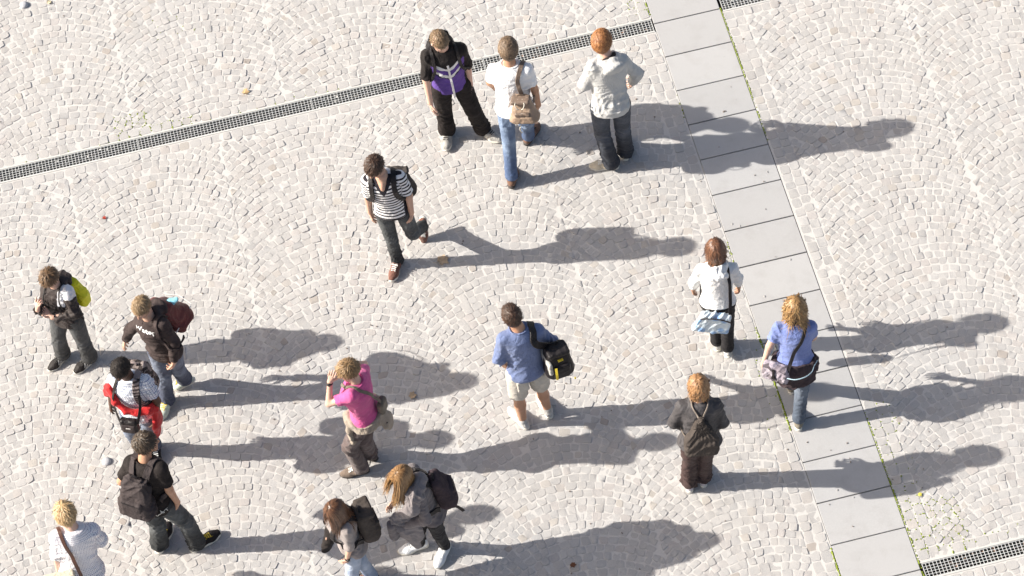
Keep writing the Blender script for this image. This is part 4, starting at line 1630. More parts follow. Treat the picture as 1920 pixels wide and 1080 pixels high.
def jeans(name, dark, light):
    """denim: paler where it is worn over thighs and knees"""
    if max(dark) < .07:
        dark, light = shade(dark, .85), shade(light, .9)
    x = new_mat(name); t = x[1]
    n = noise(t, 16, 4, .65)
    c = mix_col(t, ramp(t, n, [(.3, 0.0), (.7, 1.0)]), shade(dark, .8), shade(dark, 1.15))
    wv = math_node(t, 'MULTIPLY', attr(t, 'wear'), ramp(t, noise(t, 11, 4, .7), [(.3, .25), (.65, 1.0)]))
    c = mix_col(t, wv, c, light)
    return fab(x, c, .45, .8)


skin = skin_mat('fair_skin', (.56, .345, .25), (.47, .19, .165))
skin_pale = skin_mat('pale_skin', (.60, .39, .30), (.50, .21, .19))
skin_tan = skin_mat('tanned_skin', (.47, .26, .165), (.40, .16, .13))
skin_dark = skin_mat('dark_skin', (.095, .048, .030), (.12, .045, .04))
m_eye = plain('eye_dark', (.10, .08, .07), .2)

x = new_mat('purple_jacket'); t = x[1]; o3 = tl_xyz(t)
ax_ = math_node(t, 'ABSOLUTE', o3[0])
hh = math_node(t, 'SUBTRACT', o3[2], math_node(t, 'MULTIPLY', ax_, .62))
front = math_node(t, 'MULTIPLY', math_node(t, 'GREATER_THAN', o3[1], 0.0), math_node(t, 'LESS_THAN', attr(t, 'arm'), .4))
purple = mix_col(t, noise(t, 14, 3), (.085, .045, .22), (.135, .075, .32))
low = math_node(t, 'MULTIPLY', front, math_node(t, 'LESS_THAN', hh, .345))
blk = mix_col(t, noise(t, 12, 3), (.013, .011, .011), (.028, .023, .022))
c = mix_col(t, low, blk, purple)
c = mix_col(t, math_node(t, 'MULTIPLY', front, band(t, hh, .215, .232)), c, (.02, .018, .03))
wt = math_node(t, 'ADD', band(t, hh, .345, .385), band(t, hh, .232, .272))
c = mix_col(t, math_node(t, 'MULTIPLY', math_node(t, 'MULTIPLY', front, wt), math_node(t, 'LESS_THAN', ax_, .135)), c, (.70, .69, .69))
m_p1 = fab(x, c)
m_black = cloth('black_cloth', (.020, .017, .017), .35)
m_black2 = cloth('soft_black_cotton', (.028, .023, .022), .35)
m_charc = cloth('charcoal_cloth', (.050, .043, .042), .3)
m_brownblack = cloth('dark_brown_shell', (.046, .036, .034), .3, .55, .05, bs=.25, spec=.4)
m_white = cloth('white_cotton', (.80, .80, .81), .03, bs=.2)
m_white2 = cloth('cream_knit', (.78, .77, .75), .03, bs=.25)
m_greyhood = cloth('pale_grey_fleece', (.50, .495, .48), .06, bs=.3)

x = new_mat('striped_knit'); t = x[1]
gv = attr(t, 'gv'); arm = attr(t, 'arm')
gvw = math_node(t, 'ADD', gv, math_node(t, 'MULTIPLY', noise(t, 6, 2), .022))
s_ = math_node(t, 'SINE', math_node(t, 'MULTIPLY', gvw, 2 * math.pi / .0415))
k_ = math_node(t, 'GREATER_THAN', s_, .22)
k_ = math_node(t, 'MAXIMUM', k_, math_node(t, 'MULTIPLY', math_node(t, 'LESS_THAN', gv, -.012), math_node(t, 'LESS_THAN', arm, .4)))
k_ = math_node(t, 'MAXIMUM', k_, math_node(t, 'MULTIPLY', math_node(t, 'LESS_THAN', gv, -.252), math_node(t, 'GREATER_THAN', arm, .6)))
o3 = tl_xyz(t)
vn = math_node(t, 'SUBTRACT', o3[2], math_node(t, 'MULTIPLY', math_node(t, 'ABSOLUTE', o3[0]), 1.75))
k_ = math_node(t, 'MAXIMUM', k_, math_node(t, 'MULTIPLY', math_node(t, 'GREATER_THAN', o3[1], .01), math_node(t, 'MULTIPLY', math_node(t, 'GREATER_THAN', vn, .375), math_node(t, 'LESS_THAN', arm, .4))))
m_stripe = fab(x, mix_col(t, k_, (.78, .77, .77), (.022, .020, .026)))

x = new_mat('brown_jacket_white_shoulders'); t = x[1]; o3 = tl_xyz(t)
ax_ = math_node(t, 'ABSOLUTE', o3[0])
arm = attr(t, 'arm'); gv = attr(t, 'gv')
sh_ = math_node(t, 'MULTIPLY', math_node(t, 'GREATER_THAN', o3[0], .058), math_node(t, 'GREATER_THAN', o3[2], .318))
sl_ = math_node(t, 'MULTIPLY', math_node(t, 'GREATER_THAN', arm, .6), math_node(t, 'LESS_THAN', gv, -.075))
sh_ = math_node(t, 'MULTIPLY', sh_, math_node(t, 'SUBTRACT', 1.0, sl_))
base = mix_col(t, noise(t, 10, 3), (.030, .024, .023), (.060, .048, .045))
m_p5 = fab(x, mix_col(t, sh_, base, (.74, .74, .77)), .3, .6)

m_p6 = cloth('dark_taupe_fleece', (.062, .047, .045), .25)
x = new_mat('white_blue_check'); t = x[1]
gu, gv = attr(t, 'gu'), attr(t, 'gv')
def grid_lines(v, per, w):
    f_ = math_node(t, 'FRACT', math_node(t, 'MULTIPLY', v, 1 / per))
    return math_node(t, 'LESS_THAN', f_, w / per)
l_ = math_node(t, 'MAXIMUM', grid_lines(math_node(t, 'ADD', gu, math_node(t, 'MULTIPLY', gv, .15)), .026, .0045), grid_lines(gv, .026, .0045))
m_check = fab(x, mix_col(t, l_, (.76, .78, .82), (.16, .20, .34)))
m_red = cloth('red_tracksuit', (.50, .012, .014), .18, .6)
x = new_mat('dotted_white_shirt'); t = x[1]
gu, gv = attr(t, 'gu'), attr(t, 'gv')
def cell(v, per):
    f_ = math_node(t, 'FRACT', math_node(t, 'MULTIPLY', v, 1 / per))
    d_ = math_node(t, 'SUBTRACT', f_, .5)
    return math_node(t, 'MULTIPLY', d_, d_)
dd = math_node(t, 'ADD', cell(gu, .0165), cell(gv, .0165))
m_dots = fab(x, mix_col(t, math_node(t, 'LESS_THAN', dd, .058), (.80, .78, .79), (.30, .25, .34)))
m_pink = cloth('magenta_cotton', (.60, .095, .275), .12)
m_khaki = cloth('khaki_jacket', (.30, .25, .20), .15)
m_khaki_in = cloth('dark_lining', (.03, .024, .022), .2)
m_cargo = cloth('taupe_cargo', (.115, .085, .080), .25)
m_blue = cloth('blue_violet_knit', (.142, .182, .325), .12)
m_bluetee = cloth('periwinkle_cotton', (.165, .212, .455), .10)
m_beige = cloth('beige_cotton', (.50, .46, .40), .12)
m_greytop = cloth('grey_jersey', (.27, .235, .225), .12)
m_greycoat = cloth('mauve_grey_coat', (.15, .13, .132), .15)
m_greycoat2 = cloth('mauve_grey_wool', (.205, .18, .18), .12)
m_darkjacket = cloth('slate_jacket', (.078, .072, .075), .25, .6, .05, spec=.35)
m_darkbrown = cloth('brown_trousers_cloth', (.066, .042, .040), .25, .65, spec=.3)
m_brown_t = cloth('brown_chino', (.085, .055, .038), .2)
m_plum = cloth('plum_brown_jacket', (.062, .045, .050), .25)
m_ltblue = plain('pale_blue_trim', (.45, .60, .68), .6)
j_blue = jeans('blue_denim', (.085, .125, .225), (.30, .38, .50))
j_dark = jeans('black_denim', (.040, .044, .056), (.15, .165, .20))
j_dark2 = jeans('washed_black_denim', (.040, .042, .044), (.17, .18, .185))
j_grey = jeans('grey_denim', (.065, .065, .066), (.14, .145, .15))
j_navy = jeans('navy_denim', (.065, .075, .115), (.28, .32, .40))
j_light = jeans('faded_denim', (.22, .28, .40), (.52, .57, .66))
j_slate = jeans('slate_denim', (.085, .105, .14), (.19, .22, .27))
j_black = jeans('deep_black_denim', (.020, .018, .020), (.055, .050, .052))

h_ltbrown = hair_mat('light_brown_hair', (.13, .078, .042), (.34, .235, .135))
h_curlbrown = hair_mat('brown_curls', (.075, .046, .028), (.34, .235, .15))
h_ginger = hair_mat('ginger_curls', (.17, .055, .018), (.56, .26, .095))
h_brown = hair_mat('brown_hair', (.030, .015, .010), (.125, .066, .040))
h_chest = hair_mat('chestnut_boy_hair', (.085, .045, .022), (.27, .165, .085))
h_sand = hair_mat('sandy_hair', (.22, .14, .070), (.46, .32, .18))
h_black = hair_mat('black_hair', (.010, .007, .006), (.035, .024, .018), .7)
h_dkbrown = hair_mat('dark_brown_hair', (.030, .020, .013), (.13, .088, .056))
h_blond = hair_mat('blond_hair', (.36, .215, .090), (.72, .52, .29))
h_dkblond = hair_mat('dark_blond_hair', (.17, .095, .042), (.45, .29, .14))
h_brun = hair_mat('long_brown_hair', (.060, .026, .014), (.20, .098, .052), .34)
h_copper = hair_mat('long_copper_hair', (.145, .070, .026), (.43, .255, .115), .34)
h_auburn = hair_mat('auburn_hair', (.075, .032, .018), (.29, .140, .075), .36)
h_honey = hair_mat('honey_waves', (.17, .080, .028), (.55, .35, .15), .38)
h_bob = hair_mat('light_copper_bob', (.21, .098, .040), (.52, .30, .14), .38)

s_white = cloth('white_leather', (.74, .74, .74), .05, .5, 0, bs=.1)
s_black = cloth('black_suede', (.020, .017, .018), .3, .7, bs=.2)
s_brown = cloth('brown_suede', (.16, .085, .055), .25, .8, bs=.3)
s_cream = cloth('cream_canvas', (.55, .48, .37), .12, .8, bs=.2)
s_rust = cloth('rust_suede', (.15, .065, .045), .35, .7, bs=.3)
s_khaki = cloth('khaki_shoe', (.19, .165, .125), .3, .7, bs=.3)
s_taupe = cloth('taupe_boot', (.17, .125, .095), .25, .75, bs=.3)
s_lav = cloth('pale_lavender_shoe', (.50, .45, .48), .15, .7, bs=.2)
s_greywhite = cloth('grey_white_trainer', (.44, .43, .41), .35, .7, bs=.2)
s_mint = cloth('mint_white_trainer', (.56, .62, .53), .15, .6, bs=.2)
sole_white = plain('off_white_sole', (.66, .63, .56), .7)
sole_dark = plain('dark_sole', (.06, .05, .045), .8)
l_white = plain('white_laces', (.70, .70, .68), .8)
l_black = plain('black_laces', (.02, .018, .018), .8)
l_yellow = plain('yellow_laces', (.62, .46, .05), .8)
x = new_mat('black_three_stripe'); t = x[1]
s_ = t.nodes.new('ShaderNodeSeparateXYZ'); t.links.new(attr(t, 'fl', 'Vector'), s_.inputs[0])
f_ = math_node(t, 'FRACT', math_node(t, 'MULTIPLY', math_node(t, 'ADD', s_.outputs[0], math_node(t, 'MULTIPLY', s_.outputs[2], .7)), 1 / .026))
k_ = math_node(t, 'MULTIPLY', math_node(t, 'LESS_THAN', f_, .42), band(t, s_.outputs[0], .035, .105))
k_ = math_node(t, 'MULTIPLY', k_, math_node(t, 'GREATER_THAN', math_node(t, 'ABSOLUTE', s_.outputs[1]), .022))
s_strip = fab(x, mix_col(t, k_, (.022, .018, .017), (.62, .60, .56)), .2, .6)

b_black = cloth('black_nylon', (.018, .015, .016), .3, .5, .05, bs=.2, spec=.4)
b_dark = cloth('faded_black_canvas', (.062, .050, .050), .25, .75, bs=.3)
b_grey = cloth('dark_grey_canvas', (.060, .052, .048), .25, .8, bs=.3)
b_umber = cloth('umber_canvas', (.075, .062, .055), .22, .8, bs=.3)
b_tan = cloth('tan_leather', (.30, .215, .155), .18, .55, .0, bs=.3, spec=.35)
b_taupe = cloth('taupe_leather', (.16, .115, .088), .22, .5, .0, bs=.3, spec=.4)
b_maroon = cloth('maroon_nylon', (.110, .018, .017), .2, .6, .05, bs=.2, spec=.35)
b_yellow = cloth('acid_yellow_nylon', (.66, .66, .015), .08, .5, .0, bs=.2, spec=.35)
b_yel2 = plain('yellow_webbing', (.66, .50, .03), .6)
b_grey2 = cloth('grey_mesh_panel', (.36, .35, .33), .2, .8)
b_cyan = cloth('light_blue_cloth', (.22, .50, .60), .15)
b_brownstrap = plain('brown_leather_strap', (.085, .035, .022), .5)
b_cream = cloth('white_canvas', (.70, .69, .68), .06, bs=.2)
b_sand = cloth('sand_leather', (.58, .52, .40), .12)
b_olive = cloth('olive_canvas', (.16, .13, .095), .2)
b_plate = plain('pale_label', (.65, .62, .60), .5)
x = new_mat('camo_print'); t = x[1]
vo = t.nodes.new('ShaderNodeTexVoronoi'); vo.inputs['Scale'].default_value = 34
co = t.nodes.new('ShaderNodeTexCoord'); t.links.new(co.outputs['Object'], vo.inputs['Vector'])
c = ramp(t, vo.outputs['Color'], [(0.0, (.028, .022, .022)), (.42, (.045, .035, .034)), (.52, (.19, .145, .125)), (.75, (.30, .25, .23)), (1.0, (.08, .062, .06))])
b_camo = fab(x, c, .2)
x = new_mat('banded_webbing'); t = x[1]
f_ = math_node(t, 'FRACT', math_node(t, 'MULTIPLY', noise(t, 7, 1), 9))
co = t.nodes.new('ShaderNodeTexCoord'); s_ = t.nodes.new('ShaderNodeSeparateXYZ'); t.links.new(co.outputs['Object'], s_.inputs[0])
f_ = math_node(t, 'FRACT', math_node(t, 'MULTIPLY', s_.outputs[2], 1 / .030))
b_band = fab(x, mix_col(t, math_node(t, 'LESS_THAN', f_, .5), (.05, .038, .038), (.27, .22, .21)), .2)
x = new_mat('blue_flower_print'); t = x[1]
vo = t.nodes.new('ShaderNodeTexVoronoi'); vo.inputs['Scale'].default_value = 11
co = t.nodes.new('ShaderNodeTexCoord'); t.links.new(co.outputs['Object'], vo.inputs['Vector'])
nz = noise(t, 18, 3, .6)
dd = math_node(t, 'ADD', vo.outputs['Distance'], math_node(t, 'MULTIPLY', nz, .35))
c = ramp(t, dd, [(.0, (.42, .24, .22)), (.20, (.40, .26, .27)), (.28, (.20, .36, .62)), (.50, (.36, .52, .74)), (.60, (.66, .76, .82)), (1.0, (.74, .80, .82))])
b_flower = fab(x, c, .15, .5)
x = new_mat('lilac_grey_print'); t = x[1]
vo = t.nodes.new('ShaderNodeTexVoronoi'); vo.inputs['Scale'].default_value = 22
co = t.nodes.new('ShaderNodeTexCoord'); t.links.new(co.outputs['Object'], vo.inputs['Vector'])
c = ramp(t, vo.outputs['Color'], [(0.0, (.42, .38, .43)), (.45, (.30, .26, .30)), (.6, (.055, .045, .052)), (.8, (.40, .36, .40)), (1.0, (.50, .47, .50))])
b_lilac = fab(x, c, .2)

# ================================================================== the people
def build_person(key, spec, female=False, girth=1.0):
    B = Body(key, female, girth)
    o = make_body(B, spec, {'skin': spec['skin'], 'eye': m_eye})
    g = dict(spec['top'])
    make_top(B, o, g, g.pop('mat'), g.pop('name', 'shirt'))
    if 'hood' in spec:
        make_hood(B, o, spec['hood'])
    b = dict(spec['legs'])
    b.setdefault('waist', min(.10, spec['top'].get('hem', -.06) + .09))
    make_trousers(B, o, b, b.pop('mat'), b.pop('name', 'trousers'))
    sh = dict(spec['shoes'])
    make_shoes(B, o, sh, {'shoe': sh.pop('mat'), 'sole': sh.pop('smat', sole_white), 'laces': sh.pop('lmat', l_white)})
    h = dict(spec['hair'])
    make_hair(B, o, h, h.pop('mat'), B.seed)
    return B, o


def drape(B, o, name, prims, mat, amp=.010, freq=42, vox=.0085, axis=None):
    v, q = mesh_field(prims, vox)
    n = vnormals(v, q)
    v = v + n * (folds(v, B.seed + 77, B.ls + .3 * B.lh if axis is None else axis, freq, .45) * amp)[:, None]
    return mesh_obj(name, v, q, mat, o, True, {'wear': np.zeros(len(v))})


def chain(B, pts, rs, k=.03, flat=None):
    P_ = [B.at(*p) if len(p) == 3 else p for p in pts]
    return [cap(P_[i], P_[i + 1], rs[i], rs[i + 1], k, None, flat) for i in range(len(P_) - 1)]


def watch(B, o, q, mat, label=None):
    W, E, G_ = B.j['w' + q], B.j['e' + q], B.j['g' + q]
    d = unit(W - E)
    r = arm_radii(B)[3] + .004
    c = W - d * .014
    a = unit(np.cross(d, [.3, .5, 1.0])); b = np.cross(d, a)
    G = Geo()
    rings = []
    for rr, off in ((r - .004, -.009), (r + .002, -.009), (r + .002, .009), (r - .004, .009)):
        rings.append([c + d * off + (a * math.cos(x_) + b * math.sin(x_)) * rr for x_ in np.linspace(0, 2 * math.pi, 14, endpoint=False)])
    G.ring_stack(rings, False)
    out = -B.lh if q == 'r' else B.lh
    out = unit(out - d * (out @ d))
    e = np.cross(d, out)
    wt_ = G.build('watch_strap', mat, None, True)
    root = bpy.data.objects.new('wristwatch', None); COL.objects.link(root)
    root.location = B.base + c
    root['label'] = label; root['category'] = 'watch'
    wt_.data.transform(Matrix.Translation(-Vector(c))); wt_.parent = root
    G = Geo()
    rings = []
    for rr, z_ in ((.017, r - .002), (.017, r + .006), (.014, r + .008)):
        rings.append([out * z_ + (d * math.cos(x_) + e * math.sin(x_)) * rr for x_ in np.linspace(0, 2 * math.pi, 12, endpoint=False)])
    G.ring_stack(rings)
    G.build('dial', mat, root, True)


def zipper(B, o, mat, t0, t1, width=.016, xo=0.0):
    st = strap(B, [(xo, .16 * B.s, t) for t in np.linspace(t1, t0, 6)], width, mat, o, 'zip', .004, .002)


def print_text(B, o, text, size, ctr, mat, name, slant=0.0, back=False):
    """flat lettering laid on the cloth"""
    cu_ = bpy.data.curves.new(name, 'FONT')
    cu_.body = text; cu_.size = size; cu_.align_x = 'CENTER'; cu_.align_y = 'CENTER'; cu_.offset = size * .018
    to = bpy.data.objects.new(name, cu_)
    COL.objects.link(to)
    dg_ = bpy.context.evaluated_depsgraph_get()
    me = bpy.data.meshes.new_from_object(to.evaluated_get(dg_))
    bpy.data.objects.remove(to)
    import bmesh
    bm = bmesh.new(); bm.from_mesh(me)
    bmesh.ops.triangulate(bm, faces=bm.faces)
    for _ in range(2):
        bmesh.ops.subdivide_edges(bm, edges=[e for e in bm.edges if e.calc_length() > size * .12], cuts=1)
    bmesh.ops.triangulate(bm, faces=bm.faces)
    vs = np.array([v.co[:] for v in bm.verts]); fs = [tuple(v.index for v in f.verts) for f in bm.faces]
    bm.free(); bpy.data.meshes.remove(me)
    sg = 1 if back else -1
    pts = np.array([B.at(ctr[0] - sg * vs[i, 0], ctr[1], ctr[2] + (vs[i, 1] + slant * vs[i, 0]) / B.L) for i in range(len(vs))])
    pts = surf_push(B, pts, .0035)
    return mesh_obj(name, pts, fs, mat, o, False)


def surf_push(B, pts, off):
    """moves points onto the real, folded shirt mesh"""
    from mathutils.bvhtree import BVHTree
    me = B.topobj.data
    bv = BVHTree.FromPolygons([v.co[:] for v in me.vertices], [p.vertices[:] for p in me.polygons])
    out = []
    for p in pts:
        c, n, i, d = bv.find_nearest(Vector(p))
        c = Vector(c) + Vector(n) * off
        out.append(c[:])
    return np.array(out)


SPEC = {}
# 1 ---- purple jacket
B, o = build_person('p1', dict(label='boy in a black and purple zip jacket looking down, standing on spread feet', skin=skin_pale, head=(-62, 38, 0),
    top=dict(mat=m_p1, sleeve=.98, sw=.020, slack=.020, hem=-.03, name='jacket', fold=.006), hood=m_black,
    legs=dict(mat=m_black2, w=1.22, ankle=1.15, hem=1.97, fold=.008), shoes=dict(mat=cloth('grey_black_trainer', (.36, .345, .32), .5, .7, bs=.2), lmat=l_black, size=1.05),
    hand_r=dict(curl=.35, spread=.35), hand_l=dict(curl=.75),
    hair=dict(mat=h_ltbrown, kind='short', thick=.009, len=.024, lift=.35, n=620, w=.005, low=-.06)))
zipper(B, o, plain('white_zip', (.68, .66, .66), .5), -.045, .80, .020)
backpack(B, 'black backpack worn by the boy in the purple jacket', b_black, b_black, dict(size=(.15, .20, .075), t=.52, sw=.030, sx=.118))
# 2 ---- white t-shirt
B, o = build_person('p2', dict(label='curly haired man in a white t-shirt and blue jeans walking away', skin=skin_tan, head=(88, 4, 0),
    top=dict(mat=m_white, sleeve=.68, sw=.020, slack=.020, hem=-.05, name='t_shirt', fold=.0055),
    legs=dict(mat=j_blue, w=1.0, hem=1.98), shoes=dict(mat=s_brown, smat=sole_dark, lmat=l_black),
    hand_r=dict(curl=.55),
    hair=dict(mat=h_curlbrown, kind='curly', thick=.020, len=.034, curl=.011, n=560, w=.0085, low=-.085)))
collar(B, o, m_white); back_pockets(B, o, j_blue)
e, P, A, sz = backpack(B, 'small tan leather rucksack on the back of the man in white', b_tan, b_taupe,
    dict(size=(.108, .150, .068), t=.27, x=-.10, straps=(-1,), sx=.115, sw=.040, mat_pocket=b_taupe, lid=True, taper=.45, roll=-.10, name='rucksack', cat='rucksack', fold=.009))
cordm = plain('pale_cord', (.62, .58, .50), .8)
for pts_ in ([P(-.02, -.03, .15), P(-.045, -.085, .135), P(-.03, -.10, .095), P(-.012, -.095, .08)], [P(.02, -.03, .15), P(.045, -.085, .135), P(.03, -.10, .095), P(.012, -.095, .08)],
             [P(.03, -.06, -.14), P(.06, -.07, -.21), P(.05, -.05, -.28)]):
    G = Geo(); G.tube(spline(pts_, 5), .0045, 5)
    rebase(G.build('cord', cordm, None, True), e, B)
# 3 ---- grey hoodie
B, o = build_person('p3', dict(label='person with curly ginger hair in a pale grey hooded top seen from behind', skin=skin_pale, head=(72, 2, 0),
    top=dict(mat=m_greyhood, sleeve=1.98, sw=.022, slack=.022, hem=-.12, name='hooded_top', fold=.0065, cuff=True), hood=m_greyhood,
    legs=dict(mat=j_dark, w=1.12, ankle=1.2, hem=1.99, fold=.007), shoes=dict(mat=s_cream),
    hair=dict(mat=h_ginger, kind='curly', thick=.022, len=.036, curl=.011, n=640, w=.008, low=-.09, side=-.03, blobs=[(0, -.03, .03, .080, .094, .102)])))
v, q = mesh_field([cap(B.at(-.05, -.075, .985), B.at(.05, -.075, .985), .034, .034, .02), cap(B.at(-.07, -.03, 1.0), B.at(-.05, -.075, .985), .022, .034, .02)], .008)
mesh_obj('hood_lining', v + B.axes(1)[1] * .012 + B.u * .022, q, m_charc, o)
# 4 ---- striped jersey
B, o = build_person('p4', dict(label='young man in a black and white striped jersey stepping forward', skin=skin, head=(-122, 32, -6),
    top=dict(mat=m_stripe, sleeve=.86, sw=.018, slack=.014, hem=-.07, name='striped_jersey', fold=.005, vox=.0075),
    legs=dict(mat=j_dark2, w=1.0, hem=1.97, fold=.008), shoes=dict(mat=s_rust, lmat=l_white),
    hand_r=dict(curl=.45, spread=.35), hand_l=dict(curl=1.0),
    hair=dict(mat=h_brown, kind='short', thick=.016, len=.045, lift=.35, n=600, w=.008, low=-.075, front=.048)))
nk = B.j['neck']
v, q = mesh_field([ell(B.at(0, .075, .84), B.axes(.8), np.array([.036, .050, .075]), .01), cap(B.at(0, .045, .92), B.at(0, .03, 1.0), .055, .06, .02)], .006)
mesh_obj('collarbone', v, q, skin, o, True, {'lip': np.zeros(len(v)), 'cheek': np.zeros(len(v))})
backpack(B, 'dark grey backpack on the shoulders of the striped jersey', b_grey, b_black, dict(size=(.135, .17, .075), t=.29, x=.075, sw=.050, sx=.108, lid=True))
# 5 ---- boy with yellow bag
B, o = build_person('p5', dict(label='boy in a dark jacket with white shoulders holding up both hands', skin=skin_pale, head=(-125, 42, 0),
    top=dict(mat=m_p5, sleeve=1.97, sw=.026, slack=.026, hem=-.15, name='jacket', fold=.010, freq=70), hood=m_brownblack,
    legs=dict(mat=j_grey, w=1.25, ankle=1.2, hem=1.96, fold=.008), shoes=dict(mat=s_strip, lmat=l_black, size=1.12),
    hand_l=dict(curl=.12, palm=(0, 0, 1)), hand_r=dict(curl=.75, point=True, palm=(.3, .2, -1)),
    hair=dict(mat=h_chest, kind='short', thick=.020, len=.062, lift=.25, n=620, w=.008, low=-.085, front=.042)))
drawstring(B, 'acid yellow drawstring bag on the back of the boy in the dark jacket', b_yellow, l_black, dict(size=(.150, .185, .065), t=.52, x=.04))
# 6 ---- dark fleece, maroon bag
B, o = build_person('p6', dict(label='fair haired boy in a dark hooded top with white lettering, striding', skin=skin, head=(-120, 26, 0),
    top=dict(mat=m_p6, sleeve=1.96, sw=.018, slack=.018, hem=-.10, name='hooded_top', fold=.006), hood=m_p6,
    legs=dict(mat=j_navy, w=1.08, ankle=1.15, hem=1.98, fold=.007), shoes=dict(mat=s_mint, lmat=l_yellow),
    hand_r=dict(curl=.4, spread=.4), hand_l=dict(curl=.9),
    hair=dict(mat=h_sand, kind='short', thick=.012, len=.028, lift=.45, n=640, w=.0055, low=-.07, front=.052)))
print_text(B, o, 'Water', .098, (-0.01, .15, .90), plain('white_print', (.74, .74, .74), .7), 'lettering')
e, P, A, (w, h, d) = backpack(B, 'plump maroon backpack with a light blue cloth sticking out', b_maroon, b_black, dict(size=(.155, .195, .115), t=.62, taper=.38, pocket=False, tilt=-.12, straps=(1,), sx=.125, sw=.04, mat_strap2=m_p6))
G = Geo()
G.strip([P(x_, -d * 1.0 - .012 + abs(x_) * .25, -h * .62) for x_ in np.linspace(-w * .98, w * .98, 9)], .010, .006, [-A[1]] * 9)
G.strip([P(w * 1.0, y_, -h * .62) for y_ in np.linspace(-d * .8, d * .7, 6)], .010, .006, [A[0]] * 6)
rebase(G.build('piping', b_plate, None), e, B)
v, q = soft([cap(P(-.02, .02, h * .92), P(.06, -.05, h * 1.05), .030, .042, .03, None, (A[2], .5)), cap(P(.06, -.05, h * 1.05), P(.10, -.09, h * 1.16), .040, .030, .02, None, (A[2], .5))], .007, 5, A[0], .007, 80)
part(e, B, 'blue_cloth', v, q, b_cyan)
# 7 ---- check shirt, red jacket
B, o = build_person('p7', dict(label='dark skinned boy in a white check shirt with a red jacket slung round him', skin=skin_dark, head=(-118, 34, 0),
    top=dict(mat=m_check, sleeve=.72, sw=.024, slack=.018, hem=-.14, name='check_shirt', fold=.005, vox=.0078),
    legs=dict(mat=j_navy, w=1.08, hem=1.97), shoes=dict(mat=s_black, lmat=l_white),
    hand_r=dict(curl=.5, spread=.3), hand_l=dict(curl=.6),
    hair=dict(mat=h_black, kind='buzz', thick=.013, len=.012, lift=.9, n=650, w=.006, curl=0, low=-.065, front=.050)))
er, el = B.j['er'], B.j['el']
A_ = B.axes(.4)
pr = chain(B, [(-.175, .06, .76), (-.12, .14, .56), (-.03, .172, .43), (.07, .165, .38), (.15, .12, .37), (.19, .05, .30)], [.040, .034, .030, .032, .040, .046], .03)
pr += chain(B, [(.19, .05, .30), (.205, .10, .02), (.185, .13, -.24)], [.058, .085, .080], .05, (A_[0], .40))
pr += chain(B, [(-.175, .06, .76), (-.215, .06, .58)], [.044, .046], .03)
drape(B, o, 'red_jacket', pr, m_red, .010, 55, .0085, B.u + .4 * B.ls)
G = Geo()
G.strip(spline([B.at(.232, .125, -.20), B.at(.236, .14, -.215), B.at(.232, .158, -.205)], 5), .014, .005, [B.lh] * 11)
G.build('white_mark', l_white, o)
ctr = B.at(-.005, .225, .16)
e = bag_obj(B, 'shoulder_bag', 'small black camera pouch hanging at the belly over the check shirt', 'pouch', ctr)
v, q = soft([rbox(ctr, A_, (.085, .036, .085), .028, .02)], .0065, 4, A_[0], .003)
part(e, B, 'pouch', v, q, b_black)
v, q = soft([rbox(ctr + A_[1] * .034 - A_[2] * .012, A_, (.066, .014, .058), .013, .02)], .0065, 4, A_[0], .002)
part(e, B, 'front_pocket', v, q, b_dark)
G = Geo(); G.box(ctr + A_[1] * .050 + A_[2] * .012, .021, .0018, .0045, A_)
rebase(G.build('name_tag', b_plate, None), e, B)
c_ = strap(B, [(-.08, .235, .26), (-.135, .15, .62), (-.10, .07, .97), (-.03, -.09, .99), (.07, -.08, .99), (.10, .07, .95), (.12, .16, .62), (.08, .235, .26)], .026, b_black, None, 'strap', .005, .008)
rebase(c_, e, B)
backpack(B, 'backpack with a brown and black camouflage print on the check shirt', b_camo, b_band, dict(size=(.15, .20, .085), t=.55, sw=.062, straps=(1,)))
# 8 ---- black t-shirt, seen from behind
B, o = build_person('p8', dict(label='boy in a black t-shirt seen from behind with his head turned in profile', skin=skin_tan, head=(14, 4, 0),
    top=dict(mat=m_black2, sleeve=.72, sw=.022, slack=.018, hem=-.13, name='t_shirt', fold=.006),
    legs=dict(mat=j_dark2, w=1.15, ankle=1.2, hem=1.95, fold=.009), shoes=dict(mat=s_black, lmat=l_yellow, size=1.12, sole=.03),
    hand_r=dict(curl=.5),
    hair=dict(mat=h_dkbrown, kind='short', thick=.018, len=.042, lift=.55, n=600, w=.007, low=-.078, front=.050)))
collar(B, o, m_black2)
scr = spline([(.02, 0), (.0, .012), (-.02, -.012), (-.035, .015), (-.05, -.008), (-.06, .045), (-.085, .030), (-.065, .010), (-.10, -.012), (-.11, .02), (-.13, -.004), (-.145, .016), (-.16, -.004), (-.175, .02), (-.185, -.006), (-.205, .03), (-.212, .004)], 4)
pp = np.array([B.at(x_ - .075, -.13, .0 + (z_ - .28 * (x_ + .1) * 1) / B.L) for x_, z_ in scr])
pp = surf_push(B, pp, .003)
G = Geo(); G.strip(pp, .0058, .0015, [unit(p_ - B.at(0, 0, .05)) for p_ in pp])
G.build('script_print', plain('white_script', (.70, .68, .64), .7), o)
backpack(B, 'faded black backpack on the back of the boy in the black t-shirt', b_dark, b_black, dict(size=(.150, .225, .085), t=.48, x=.03, sw=.062, mat_strap2=b_dark, fold=.011, taper=.30))
